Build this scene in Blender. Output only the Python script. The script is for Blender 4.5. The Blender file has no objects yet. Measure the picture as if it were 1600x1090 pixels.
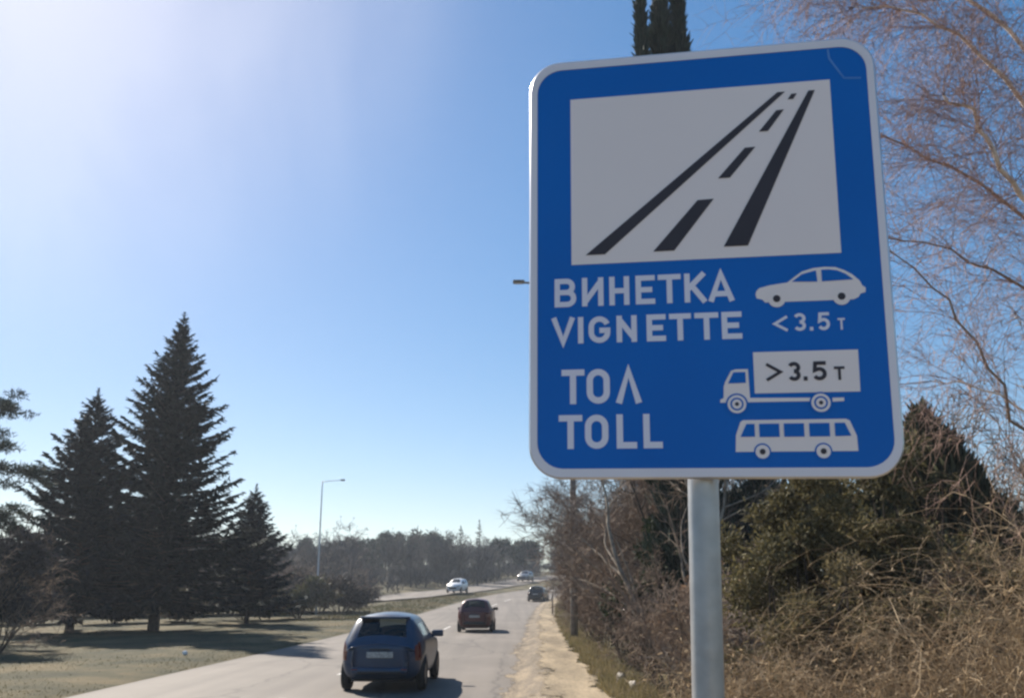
import bpy, bmesh, math, random
import numpy as np
from mathutils import Vector, Matrix, Euler

R = math.radians
sc = bpy.context.scene
col = sc.collection

# ------------------------------------------------------------------ camera
cam_d = bpy.data.cameras.new('camera'); cam = bpy.data.objects.new('camera', cam_d); col.objects.link(cam)
cam.location = (0, 0, 1.9)
cam.rotation_euler = (R(90 + 15.186), 0, 0)
cam_d.sensor_width = 36; cam_d.lens = 31.5
cam_d.clip_start = 0.05; cam_d.clip_end = 3000
sc.camera = cam
# ------------------------------------------------------------------ light
SUN_AZ, SUN_EL = -34.0, 37.0            # degrees left of straight ahead, above the horizon
world = bpy.data.worlds.new('World'); sc.world = world; world.use_nodes = True
nt = world.node_tree; nt.nodes.clear()
sky = nt.nodes.new('ShaderNodeTexSky'); sky.sky_type = 'NISHITA'; sky.sun_disc = False
sky.sun_elevation = R(SUN_EL); sky.sun_rotation = R(SUN_AZ)
sky.altitude = 200; sky.air_density = 1.0; sky.dust_density = 0.37; sky.ozone_density = 3.0
bg = nt.nodes.new('ShaderNodeBackground'); bg.inputs['Strength'].default_value = 0.079
wo = nt.nodes.new('ShaderNodeOutputWorld')
hsv = nt.nodes.new('ShaderNodeHueSaturation'); hsv.inputs['Hue'].default_value = 0.507; hsv.inputs['Saturation'].default_value = 1.36      # the camera's own colour rendering
gm = nt.nodes.new('ShaderNodeGamma'); gm.inputs['Gamma'].default_value = 0.69
nt.links.new(sky.outputs[0], hsv.inputs['Color']); nt.links.new(hsv.outputs[0], gm.inputs['Color'])
# milky glow around the sun added into the sky colour, with cirrus-like streaks
geo = nt.nodes.new('ShaderNodeNewGeometry'); dt = nt.nodes.new('ShaderNodeVectorMath'); dt.operation = 'DOT_PRODUCT'
tcw = nt.nodes.new('ShaderNodeTexCoord'); nt.links.new(tcw.outputs['Generated'], dt.inputs[0])
dt.inputs[1].default_value = (math.sin(R(SUN_AZ)) * math.cos(R(SUN_EL)), math.cos(R(SUN_AZ)) * math.cos(R(SUN_EL)), math.sin(R(SUN_EL)))
mr = nt.nodes.new('ShaderNodeMapRange'); mr.interpolation_type = 'SMOOTHERSTEP'
mr.inputs['From Min'].default_value = math.cos(R(28)); mr.inputs['From Max'].default_value = math.cos(R(8))
nt.links.new(dt.outputs['Value'], mr.inputs['Value'])
cn = nt.nodes.new('ShaderNodeTexNoise'); cn.inputs['Scale'].default_value = 3.0; cn.inputs['Detail'].default_value = 5; cn.inputs['Roughness'].default_value = .5; cn.inputs['Distortion'].default_value = .8
mpw = nt.nodes.new('ShaderNodeMapping'); mpw.inputs['Scale'].default_value = (1.6, .8, .45); mpw.inputs['Rotation'].default_value = (0, R(18), R(25))
nt.links.new(tcw.outputs['Generated'], mpw.inputs['Vector']); nt.links.new(mpw.outputs[0], cn.inputs['Vector'])
cm_ = nt.nodes.new('ShaderNodeMapRange'); cm_.inputs['From Min'].default_value = .3; cm_.inputs['From Max'].default_value = .7; cm_.inputs['To Min'].default_value = .25; cm_.inputs['To Max'].default_value = 1.5
nt.links.new(cn.outputs['Fac'], cm_.inputs['Value'])
mu = nt.nodes.new('ShaderNodeMath'); mu.operation = 'MULTIPLY'; nt.links.new(mr.outputs[0], mu.inputs[0]); nt.links.new(cm_.outputs[0], mu.inputs[1])
ad = nt.nodes.new('ShaderNodeMix'); ad.data_type = 'RGBA'; ad.blend_type = 'ADD'; ad.inputs[7].default_value = (.62, .53, .38, 1)
nt.links.new(mu.outputs[0], ad.inputs[0]); nt.links.new(gm.outputs[0], ad.inputs[6]); nt.links.new(ad.outputs[2], bg.inputs[0])
nt.links.new(bg.outputs[0], wo.inputs[0])
sun_d = bpy.data.lights.new('sun', 'SUN'); sun = bpy.data.objects.new('sun', sun_d); col.objects.link(sun)
sun_d.energy = 3.6; sun_d.angle = R(0.6); sun_d.color = (1.0, 0.91, 0.79)
sdir = Vector((math.sin(R(SUN_AZ)) * math.cos(R(SUN_EL)), math.cos(R(SUN_AZ)) * math.cos(R(SUN_EL)), math.sin(R(SUN_EL))))
sun.rotation_euler = sdir.to_track_quat('Z', 'Y').to_euler(); sun.location = sdir * 60
sc.view_settings.view_transform = 'Standard'; sc.view_settings.look = 'None'
sc.view_settings.exposure = 1.45; sc.view_settings.gamma = 1.0; sc.view_settings.use_curve_mapping = False
sc.cycles.pixel_filter_type = 'BLACKMAN_HARRIS'; sc.cycles.filter_width = 2.6
sc.cycles.max_bounces = 8; sc.cycles.volume_bounces = 0; sc.cycles.transparent_max_bounces = 16

# ------------------------------------------------------------------ materials
def mat(name, c, rough=0.7, metal=0.0, spec=0.5, c2=None, scale=6.0, detail=5.0, bump=0.0, island=0.0, transl=0.0, coat=0.0, contrast=(0.35, 0.65)):
    m = bpy.data.materials.new(name); m.use_nodes = True
    t = m.node_tree; n = t.nodes; l = t.links
    p = n['Principled BSDF']
    p.inputs['Roughness'].default_value = rough; p.inputs['Metallic'].default_value = metal
    p.inputs['Specular IOR Level'].default_value = spec
    if coat: p.inputs['Coat Weight'].default_value = coat; p.inputs['Coat Roughness'].default_value = 0.08
    out = None
    tc = n.new('ShaderNodeTexCoord')
    nz = n.new('ShaderNodeTexNoise'); nz.inputs['Scale'].default_value = scale; nz.inputs['Detail'].default_value = detail
    l.new(tc.outputs['Object'], nz.inputs['Vector'])
    if c2 is None: c2 = tuple(x * 0.8 for x in c)
    rp = n.new('ShaderNodeValToRGB')
    rp.color_ramp.elements[0].position = contrast[0]; rp.color_ramp.elements[1].position = contrast[1]
    rp.color_ramp.elements[0].color = (*c2, 1); rp.color_ramp.elements[1].color = (*c, 1)
    l.new(nz.outputs['Fac'], rp.inputs['Fac']); out = rp.outputs['Color']
    if island:
        g = n.new('ShaderNodeNewGeometry')
        mp = n.new('ShaderNodeMapRange'); mp.inputs['To Min'].default_value = 1 - island; mp.inputs['To Max'].default_value = 1 + island
        l.new(g.outputs['Random Per Island'], mp.inputs['Value'])
        hs = n.new('ShaderNodeHueSaturation'); l.new(mp.outputs[0], hs.inputs['Value']); l.new(out, hs.inputs['Color']); out = hs.outputs['Color']
    l.new(out, p.inputs['Base Color'])
    if bump:
        b = n.new('ShaderNodeBump'); b.inputs['Strength'].default_value = bump; b.inputs['Distance'].default_value = 0.02
        l.new(nz.outputs['Fac'], b.inputs['Height']); l.new(b.outputs[0], p.inputs['Normal'])
    if transl:
        tr = n.new('ShaderNodeBsdfTranslucent'); l.new(out, tr.inputs['Color'])
        mx = n.new('ShaderNodeMixShader'); mx.inputs[0].default_value = transl
        l.new(p.outputs[0], mx.inputs[1]); l.new(tr.outputs[0], mx.inputs[2])
        l.new(mx.outputs[0], n['Material Output'].inputs['Surface'])
    return m

def glass_mat(name, tint=0.35):
    m = bpy.data.materials.new(name); m.use_nodes = True
    t = m.node_tree; n = t.nodes; l = t.links; n.remove(n['Principled BSDF'])
    tr = n.new('ShaderNodeBsdfTransparent'); tr.inputs[0].default_value = (tint * .9, tint, tint * .97, 1)
    gl = n.new('ShaderNodeBsdfGlossy'); gl.inputs['Roughness'].default_value = 0.04
    fr = n.new('ShaderNodeFresnel'); fr.inputs[0].default_value = 1.5
    mx = n.new('ShaderNodeMixShader'); l.new(fr.outputs[0], mx.inputs[0]); l.new(tr.outputs[0], mx.inputs[1]); l.new(gl.outputs[0], mx.inputs[2])
    l.new(mx.outputs[0], n['Material Output'].inputs['Surface'])
    return m

def ground_mat(name, cols, scale_big, scale_small, bump=0.4, dist=0.03, rough=0.95, spec=0.2, along=1.0):
    """two noises: large patches and fine grain; cols = (dark, mid, light, grain)"""
    m = bpy.data.materials.new(name); m.use_nodes = True
    t = m.node_tree; n = t.nodes; l = t.links; p = n['Principled BSDF']
    p.inputs['Roughness'].default_value = rough; p.inputs['Specular IOR Level'].default_value = spec
    tc = n.new('ShaderNodeTexCoord')
    a = n.new('ShaderNodeTexNoise'); a.inputs['Scale'].default_value = scale_big; a.inputs['Detail'].default_value = 6; a.inputs['Roughness'].default_value = 0.65
    b = n.new('ShaderNodeTexNoise'); b.inputs['Scale'].default_value = scale_small; b.inputs['Detail'].default_value = 6; b.inputs['Roughness'].default_value = 0.7
    mpg = n.new('ShaderNodeMapping'); mpg.inputs['Scale'].default_value = (1, along, 1); l.new(tc.outputs['Object'], mpg.inputs['Vector'])
    l.new(mpg.outputs[0], a.inputs['Vector']); l.new(mpg.outputs[0], b.inputs['Vector'])
    r = n.new('ShaderNodeValToRGB'); e = r.color_ramp.elements
    e[0].position = 0.36; e[0].color = (*cols[0], 1); e[1].position = 0.64; e[1].color = (*cols[2], 1)
    k = e.new(0.5); k.color = (*cols[1], 1)
    l.new(a.outputs['Fac'], r.inputs['Fac'])
    r2 = n.new('ShaderNodeValToRGB'); r2.color_ramp.elements[0].position = 0.3; r2.color_ramp.elements[1].position = 0.7
    g = cols[3]; r2.color_ramp.elements[0].color = (1 - g, 1 - g, 1 - g, 1); r2.color_ramp.elements[1].color = (1 + g * .6, 1 + g * .6, 1 + g * .6, 1)
    l.new(b.outputs['Fac'], r2.inputs['Fac'])
    mx = n.new('ShaderNodeMix'); mx.data_type = 'RGBA'; mx.blend_type = 'MULTIPLY'; mx.inputs[0].default_value = 1
    l.new(r.outputs[0], mx.inputs[6]); l.new(r2.outputs[0], mx.inputs[7]); l.new(mx.outputs[2], p.inputs['Base Color'])
    bp = n.new('ShaderNodeBump'); bp.inputs['Strength'].default_value = bump; bp.inputs['Distance'].default_value = dist
    l.new(b.outputs['Fac'], bp.inputs['Height']); l.new(bp.outputs[0], p.inputs['Normal'])
    return m

M = {}
M['ground'] = ground_mat('dry_grass_ground', ((.030, .032, .014), (.066, .058, .026), (.135, .104, .050), .4), 0.35, 14, .6, .05)
M['road'] = ground_mat('worn_asphalt', ((.108, .092, .079), (.128, .110, .094), (.150, .129, .111), .2), 0.16, 30, .25, .01, .8, .35)
M['path'] = ground_mat('dusty_dirt', ((.17, .135, .09), (.25, .20, .132), (.34, .27, .18), .3), 1.1, 16, .3, .012, along=.2)
M['gravel'] = ground_mat('dirty_edge', ((.12, .10, .075), (.19, .155, .115), (.30, .24, .165), .35), 1.6, 22, .4, .015, along=.22)
M['paint'] = mat('worn_white_paint', (.55, .54, .51), .7, c2=(.28, .265, .245), scale=7, contrast=(.35, .6))
M['blue'] = mat('sign_blue_sheeting', (.006, .165, .60), .45, spec=.2, c2=(.005, .140, .53), scale=2.2, detail=8, contrast=(.25, .75))
M['white_print'] = mat('sign_white_sheeting', (.97, .86, .83), .5, spec=.35, c2=(.94, .82, .795), scale=2.4, detail=8, contrast=(.2, .7))
M['letter_white'] = mat('sign_letter_sheeting', (.86, .83, .93), .45, spec=.3, c2=(.83, .80, .90), scale=3)
M['sign_border'] = mat('sign_white_border', (.86, .82, .87), .4, spec=.4, c2=(.82, .78, .83), scale=3)
M['sign_dark'] = mat('sign_dark_grey', (.062, .054, .066), .6, spec=.3, c2=(.052, .046, .056))
M['alu'] = mat('sign_aluminium', (.62, .63, .66), .35, .85, c2=(.5, .5, .53), scale=9)
M['galv'] = mat('galvanised_steel', (.46, .46, .46), .38, .5, c2=(.37, .37, .375), scale=22, detail=8, contrast=(.3, .7), bump=.06)
M['film'] = mat('corner_film', (.10, .28, .66), .4, c2=(.06, .22, .60), scale=20)
M['lamp_steel'] = mat('lamp_steel', (.60, .61, .62), .5, .2, c2=(.48, .48, .48), scale=8)
M['concrete'] = mat('weathered_concrete', (.25, .21, .175), .9, c2=(.15, .125, .105), scale=5, bump=.3)
M['lens'] = mat('lamp_lens', (.5, .5, .48), .2)
M['bark'] = mat('brown_bark', (.085, .065, .050), .95, c2=(.045, .035, .028), scale=9, bump=.5)
M['pale_bark'] = mat('pale_bark', (.34, .27, .20), .9, c2=(.17, .135, .10), scale=7, bump=.4)
M['birch_bark'] = mat('birch_bark', (.78, .70, .62), .75, c2=(.22, .17, .14), scale=8, contrast=(.28, .38), bump=.3)
M['twig_red'] = mat('reddish_birch_twig', (.38, .235, .185), .8, island=.35)
M['twig_brown'] = mat('brown_twig', (.24, .17, .12), .9, island=.4)
M['twig_grey'] = mat('grey_twig', (.25, .20, .165), .9, island=.35)
M['twig_far'] = mat('far_twig', (.085, .075, .072), .9, island=.3, c2=(.055, .055, .052), scale=.06)
M['straw'] = mat('dry_straw', (.54, .41, .255), .8, island=.5, transl=.3, c2=(.28, .205, .125), scale=1.5)
M['straw_leaf'] = mat('dead_leaf', (.40, .31, .20), .8, island=.45, transl=.4, c2=(.26, .19, .125), scale=2)
M['spruce'] = mat('spruce_needles', (.016, .028, .022), .85, spec=.15, island=.4, transl=.08, c2=(.010, .019, .017), scale=.6)
M['spruce_blue'] = mat('blue_spruce_needles', (.020, .032, .035), .85, spec=.15, island=.4, transl=.08, c2=(.013, .022, .026), scale=.6)
M['pine'] = mat('pine_needles', (.036, .05, .03), .8, spec=.25, island=.35, transl=.12, c2=(.024, .036, .025), scale=.6)
M['cypress'] = mat('cypress_scales', (.030, .046, .028), .75, island=.35, transl=.1, c2=(.020, .032, .022), scale=.8)
M['juniper'] = mat('juniper_scales', (.085, .085, .05), .8, spec=.2, island=.5, transl=.25, c2=(.055, .058, .038), scale=.9)
M['olive'] = mat('olive_green_leaf', (.135, .115, .055), .8, spec=.2, island=.5, transl=.25, c2=(.09, .08, .04), scale=.8)
M['ivy'] = mat('ivy_leaf', (.035, .048, .022), .8, spec=.15, island=.45, transl=.15, c2=(.024, .036, .017), scale=1)
M['brown_leaf'] = mat('withered_brown_leaf', (.23, .145, .09), .8, island=.5, transl=.35, c2=(.14, .09, .06), scale=1)
M['dim_leaf'] = mat('dark_withered_leaf', (.06, .05, .045), .9, island=.4, transl=.15, c2=(.04, .035, .033), scale=.6)
M['scrub_leaf'] = mat('scrub_leaf', (.155, .125, .07), .85, spec=.15, island=.55, transl=.3, c2=(.10, .085, .045), scale=1.1)
M['hedge_leaf'] = mat('clipped_hedge_leaf', (.075, .088, .036), .7, island=.45, transl=.2, c2=(.085, .06, .036), scale=.5)
M['far_green'] = mat('far_tree_green', (.048, .066, .048), .8, island=.35, transl=.1, scale=.2)
M['grass'] = mat('dry_grass_blade', (.15, .12, .06), .8, island=.4, transl=.3, c2=(.07, .075, .03), scale=.35)
M['green_grass'] = mat('green_grass_blade', (.15, .13, .055), .8, island=.4, transl=.3, c2=(.24, .19, .10), scale=.6)
M['stone'] = mat('pale_stone', (.50, .46, .40), .9, c2=(.32, .29, .25), scale=9, bump=.5)
M['litter'] = mat('white_paper', (.8, .8, .78), .7)
M['tyre'] = mat('tyre_rubber', (.018, .018, .018), .8)
M['rim'] = mat('alloy_rim', (.32, .32, .34), .35, .8)
M['trim'] = mat('black_plastic', (.018, .018, .019), .55)
M['seat'] = mat('seat_fabric', (.03, .03, .033), .9)
M['tail'] = mat('tail_lamp_red', (.12, .010, .012), .2, coat=.6)
M['headl'] = mat('headlamp', (.55, .57, .6), .1, coat=.8)
M['plate'] = mat('number_plate', (.20, .20, .19), .5, c2=(.5, .5, .47), scale=30)
M['glass'] = glass_mat('car_glass', .74)
def paint(name, c): return mat(name, c, .42, .1, spec=.4, c2=tuple(x * .8 for x in c), coat=.3, scale=3)
M['car_blue'] = paint('dark_blue_paint', (.014, .046, .102))
M['car_red'] = paint('dark_red_paint', (.095, .018, .022))
M['car_dark'] = paint('dark_grey_paint', (.03, .034, .04))
M['car_white'] = paint('white_paint_car', (.72, .73, .74))
M['car_silver'] = paint('silver_paint', (.20, .205, .21))

def add_streaks(m):
    t = m.node_tree; n = t.nodes; l = t.links; p = n['Principled BSDF']; src = p.inputs['Base Color'].links[0].from_socket
    tc = n.new('ShaderNodeTexCoord'); mp = n.new('ShaderNodeMapping'); mp.inputs['Scale'].default_value = (1.1, .025, 1); l.new(tc.outputs['Object'], mp.inputs['Vector'])
    a = n.new('ShaderNodeTexNoise'); a.inputs['Scale'].default_value = 1.3; a.inputs['Detail'].default_value = 4; l.new(mp.outputs[0], a.inputs['Vector'])
    r = n.new('ShaderNodeMapRange'); r.inputs['From Min'].default_value = .35; r.inputs['From Max'].default_value = .65; r.inputs['To Min'].default_value = .80; r.inputs['To Max'].default_value = 1.12; l.new(a.outputs['Fac'], r.inputs['Value'])
    mp2 = n.new('ShaderNodeMapping'); mp2.inputs['Scale'].default_value = (.30, .11, 1); l.new(tc.outputs['Object'], mp2.inputs['Vector'])
    wn = n.new('ShaderNodeTexNoise'); wn.inputs['Scale'].default_value = 1.5; l.new(tc.outputs['Object'], wn.inputs['Vector'])
    mxv = n.new('ShaderNodeMix'); mxv.data_type = 'RGBA'; mxv.inputs[0].default_value = .12; l.new(mp2.outputs[0], mxv.inputs[6]); l.new(wn.outputs['Color'], mxv.inputs[7])
    v = n.new('ShaderNodeTexVoronoi'); v.feature = 'DISTANCE_TO_EDGE'; v.inputs['Scale'].default_value = 1.0; l.new(mxv.outputs[2], v.inputs['Vector'])
    c = n.new('ShaderNodeMapRange'); c.inputs['From Min'].default_value = .004; c.inputs['From Max'].default_value = .014; c.inputs['To Min'].default_value = .62; c.inputs['To Max'].default_value = 1; l.new(v.outputs['Distance'], c.inputs['Value'])
    mu = n.new('ShaderNodeMath'); mu.operation = 'MULTIPLY'; l.new(r.outputs[0], mu.inputs[0]); l.new(c.outputs[0], mu.inputs[1])
    mx = n.new('ShaderNodeMix'); mx.data_type = 'RGBA'; mx.blend_type = 'MULTIPLY'; mx.inputs[0].default_value = 1; l.new(src, mx.inputs[6]); l.new(mu.outputs[0], mx.inputs[7]); l.new(mx.outputs[2], p.inputs['Base Color'])
add_streaks(M['road'])
def broken_edges(m, width, scale):
    t = m.node_tree; n = t.nodes; l = t.links; p = n['Principled BSDF']
    a = n.new('ShaderNodeAttribute'); a.attribute_name = 'across'
    i1 = n.new('ShaderNodeMath'); i1.operation = 'SUBTRACT'; i1.inputs[0].default_value = 1; l.new(a.outputs['Fac'], i1.inputs[1])
    mn = n.new('ShaderNodeMath'); mn.operation = 'MINIMUM'; l.new(a.outputs['Fac'], mn.inputs[0]); l.new(i1.outputs[0], mn.inputs[1])
    tc = n.new('ShaderNodeTexCoord'); z = n.new('ShaderNodeTexNoise'); z.inputs['Scale'].default_value = scale; z.inputs['Detail'].default_value = 8; z.inputs['Roughness'].default_value = .7; mpe = n.new('ShaderNodeMapping'); mpe.inputs['Scale'].default_value = (1, .25, 1); l.new(tc.outputs['Object'], mpe.inputs['Vector']); l.new(mpe.outputs[0], z.inputs['Vector'])
    k = n.new('ShaderNodeMapRange'); k.inputs['From Min'].default_value = .3; k.inputs['From Max'].default_value = .7; k.inputs['To Min'].default_value = -width; k.inputs['To Max'].default_value = width * .25; l.new(z.outputs['Fac'], k.inputs['Value'])
    s_ = n.new('ShaderNodeMath'); s_.operation = 'ADD'; l.new(mn.outputs[0], s_.inputs[0]); l.new(k.outputs[0], s_.inputs[1])
    r = n.new('ShaderNodeMapRange'); r.interpolation_type = 'SMOOTHSTEP'; r.inputs['From Min'].default_value = -.04; r.inputs['From Max'].default_value = .07; l.new(s_.outputs[0], r.inputs['Value']); l.new(r.outputs[0], p.inputs['Alpha'])
broken_edges(M['path'], .38, 1.9); broken_edges(M['gravel'], .34, 2.8)

# ------------------------------------------------------------------ helpers
def tag(o, label=None, cat=None, group=None, kind=None):
    if label: o['label'] = label
    if cat: o['category'] = cat
    if group: o['group'] = group
    if kind: o['kind'] = kind
    return o

def link(name, me, m=None, parent=None, smooth=False):
    o = bpy.data.objects.new(name, me); col.objects.link(o)
    if m is not None and not me.materials: me.materials.append(M[m] if isinstance(m, str) else m)
    if parent is not None: o.parent = parent
    if smooth and len(me.polygons): me.polygons.foreach_set('use_smooth', np.ones(len(me.polygons), dtype=bool))
    return o

def empty(name, loc=(0, 0, 0), rz=0.0):
    o = bpy.data.objects.new(name, None); col.objects.link(o); o.location = loc; o.rotation_euler = (0, 0, rz); o.empty_display_size = .2
    return o

def poly_mesh(name, V, F):
    """V (n,3); F list of equally sized face arrays or one (k,m) array"""
    me = bpy.data.meshes.new(name)
    V = np.asarray(V, dtype=np.float32); F = np.asarray(F, dtype=np.int32)
    k, m = F.shape
    me.vertices.add(len(V)); me.vertices.foreach_set('co', V.ravel())
    me.loops.add(k * m); me.loops.foreach_set('vertex_index', F.ravel())
    me.polygons.add(k); me.polygons.foreach_set('loop_start', np.arange(0, k * m, m, dtype=np.int32))
    me.update(calc_edges=True)
    return me

def unit(a): return a / np.maximum(np.linalg.norm(a, axis=-1, keepdims=True), 1e-9)

def blades(C, D, N, L, W, taper=0.35, bend=0.0):
    """quads from base C along D, lying across N; arrays"""
    C = np.asarray(C, float); D = unit(np.asarray(D, float)); S = unit(np.cross(D, N))
    L = np.asarray(L).reshape(-1, 1); W = np.asarray(W).reshape(-1, 1)
    a = C - S * W * .5; b = C + S * W * .5; T = C + D * L
    c = T + S * W * .5 * taper; d = T - S * W * .5 * taper
    V = np.stack([a, b, c, d], 1).reshape(-1, 3)
    F = np.arange(len(V)).reshape(-1, 4)
    return V, F

def tubes(segs, k=3):
    """segs (n,8): p0,p1,r0,r1 -> open prisms"""
    s = np.asarray(segs, float); p0 = s[:, :3]; p1 = s[:, 3:6]; r0 = s[:, 6:7]; r1 = s[:, 7:8]
    d = unit(p1 - p0); ref = np.where(np.abs(d[:, 2:3]) < .9, np.array([[0, 0, 1.]]), np.array([[1., 0, 0]]))
    a = unit(np.cross(d, ref)); b = np.cross(d, a)
    ang = np.arange(k) * 2 * np.pi / k
    ring = a[:, None, :] * np.cos(ang)[None, :, None] + b[:, None, :] * np.sin(ang)[None, :, None]
    V = np.concatenate([p0[:, None] + ring * r0[:, None], p1[:, None] + ring * r1[:, None]], 1)
    n = len(s); base = (np.arange(n) * 2 * k)[:, None]
    i = np.arange(k); j = (i + 1) % k
    F = np.stack([base + i, base + j, base + j + k, base + i + k], -1).reshape(-1, 4)
    return V.reshape(-1, 3), F

def joined(parts):
    Vs, Fs, o = [], [], 0
    for V, F in parts:
        Vs.append(V); Fs.append(F + o); o += len(V)
    return np.concatenate(Vs), np.concatenate(Fs)

def lathe(prof, k=24):
    prof = np.asarray(prof, float); n = len(prof); a = np.arange(k) * 2 * np.pi / k
    V = np.stack([prof[:, :1] * np.cos(a), prof[:, :1] * np.sin(a), np.repeat(prof[:, 1:2], k, 1)], -1).reshape(-1, 3)
    F = [[i * k + j, i * k + (j + 1) % k, (i + 1) * k + (j + 1) % k, (i + 1) * k + j] for i in range(n - 1) for j in range(k)]
    return V, np.array(F)

def tube_path(pts, rad, k=10):
    """one connected tube along pts with radii rad, capped"""
    pts = np.asarray(pts, float); n = len(pts); rad = np.broadcast_to(np.asarray(rad, float), (n,))
    T = np.gradient(pts, axis=0); T = unit(T)
    ref = np.array([0.03, 1, 0.02]) if abs(T[:, 1]).mean() < .8 else np.array([1, 0.02, 0.03])
    A = unit(np.cross(T, ref)); B = np.cross(T, A)
    ang = np.arange(k) * 2 * np.pi / k
    V = pts[:, None] + (A[:, None] * np.cos(ang)[None, :, None] + B[:, None] * np.sin(ang)[None, :, None]) * rad[:, None, None]
    V = V.reshape(-1, 3)
    F = [[i * k + j, i * k + (j + 1) % k, (i + 1) * k + (j + 1) % k, (i + 1) * k + j] for i in range(n - 1) for j in range(k)]
    c0, c1 = len(V), len(V) + 1
    V = np.concatenate([V, pts[:1], pts[-1:]])
    F += [[c0, (j + 1) % k, j, j] for j in range(0)]
    tri = [[c0, (j + 1) % k, j] for j in range(k)] + [[c1, (n - 1) * k + j, (n - 1) * k + (j + 1) % k] for j in range(k)]
    me = bpy.data.meshes.new('tube'); me.from_pydata(V.tolist(), [], F + tri); me.update()
    return me

def box_bm(bm, x0, x1, y0, y1, z0, z1, bev=0.0, seg=2):
    r = bmesh.ops.create_cube(bm, size=1.0)
    for v in r['verts']:
        v.co = Vector((x0 + (v.co.x + .5) * (x1 - x0), y0 + (v.co.y + .5) * (y1 - y0), z0 + (v.co.z + .5) * (z1 - z0)))
    if bev:
        es = list({e for v in r['verts'] for e in v.link_edges})
        bmesh.ops.bevel(bm, geom=es, offset=bev, segments=seg, affect='EDGES', profile=.6)

def bm_obj(name, bm, m, parent=None, smooth=True):
    me = bpy.data.meshes.new(name); bm.normal_update(); bm.to_mesh(me); bm.free()
    return link(name, me, m, parent, smooth)

# ------------------------------------------------------------------ terrain
def smooth(a, b, x):
    t = np.clip((np.asarray(x, float) - a) / (b - a), 0, 1); return t * t * (3 - 2 * t)
def g(y):
    y = np.asarray(y, float)
    z = np.where(y < 45, 0, np.where(y < 105, .000417 * (y - 45) ** 2, 1.5 + .05 * (y - 105)))
    return np.where(y > 200, 6.25 + .02 * (y - 200), z)
YR = [-60, 0, 18, 38.6, 60, 75, 85, 94, 105, 118, 135, 160, 200]
XR = [-.6, -.2, .1, .58, 1.25, 1.9, 2.5, 3.4, 5.5, 9.5, 17, 30, 55]
XL = [-9, -8.6, -8.35, -7.95, -7.7, -6.9, -6.1, -5.0, -2.9, 1.2, 8.5, 21, 46]
def spline(xs, ys):
    xs = np.array(xs, float); ys = np.array(ys, float); m = np.gradient(ys, xs)
    def f(x):
        x = np.clip(np.asarray(x, float), xs[0], xs[-1]); i = np.clip(np.searchsorted(xs, x) - 1, 0, len(xs) - 2)
        h = xs[i + 1] - xs[i]; t = (x - xs[i]) / h
        return (2*t**3-3*t**2+1)*ys[i] + (t**3-2*t**2+t)*h*m[i] + (-2*t**3+3*t**2)*ys[i+1] + (t**3-t**2)*h*m[i+1]
    return f
xr, xl = spline(YR, XR), spline(YR, XL)
def hnoise(x, y, s, seed=0):
    return (np.sin(x * s + 1.3 + seed) * np.cos(y * s * .83 + 2.1 * seed) + .5 * np.sin(x * s * 2.3 + y * s * 1.7 + seed))
def zg(x, y):
    """ground height"""
    x = np.asarray(x, float); y = np.asarray(y, float)
    z = g(y)
    rd = smooth(0, .5, x - xr(y)) * .13
    ld = smooth(0, 1.2, xl(y) - x) * .07
    z = z + rd + ld + smooth(2, 8, xl(y) - x) * (.05 * hnoise(x, y, .25)) + smooth(1.5, 4, x - xr(y)) * (.12 + .08 * hnoise(x, y, .5, 2))
    onroad = (1 - smooth(-.02, .05, x - xr(y))) * (1 - smooth(-.02, .05, xl(y) - x)) * (y < 200)
    return z - .05 * onroad

def strip(name, left, right, ys, m, z_off, nx=8, jag=0.0, kind='structure', flat=None, seed=0):
    """draped strip between x=left(y) and x=right(y)"""
    rr = np.random.default_rng(seed)
    ys = np.asarray(ys, float); V = []
    for y in ys:
        a = left(y) + (rr.normal() * jag if jag else 0); b = right(y) + (rr.normal() * jag if jag else 0)
        X = np.linspace(a, b, nx)
        Z = (g(y) + flat if flat is not None else zg(X, np.full(nx, y))) + z_off
        V.append(np.stack([X, np.full(nx, y), np.broadcast_to(Z, X.shape)], 1))
    V = np.concatenate(V)
    F = [[i * nx + j, i * nx + j + 1, (i + 1) * nx + j + 1, (i + 1) * nx + j] for i in range(len(ys) - 1) for j in range(nx - 1)]
    o = link(name, poly_mesh(name, V, F), m, None, True)
    at = o.data.attributes.new('across', 'FLOAT', 'POINT'); at.data.foreach_set('value', np.tile(np.linspace(0, 1, nx), len(ys)).astype(np.float32))
    return tag(o, kind=kind) if kind else o

xs = np.concatenate([np.linspace(-380, -60, 25), np.linspace(-56, -14, 22), np.linspace(-13, 14, 109), np.linspace(15, 60, 24), np.linspace(70, 380, 24)])
ys = np.concatenate([np.linspace(-40, 8, 13), np.linspace(9, 130, 243), np.linspace(134, 260, 30), np.linspace(270, 560, 20)])
X, Y = np.meshgrid(xs, ys); Zz = zg(X, Y)
V = np.stack([X, Y, Zz], -1).reshape(-1, 3); nx = len(xs)
ii, jj = np.meshgrid(np.arange(len(ys) - 1), np.arange(nx - 1), indexing='ij'); b0 = (ii * nx + jj).ravel()
o = link('ground', poly_mesh('ground', V, np.stack([b0, b0 + 1, b0 + nx + 1, b0 + nx], 1)), 'ground', None, True); tag(o, kind='structure')

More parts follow.
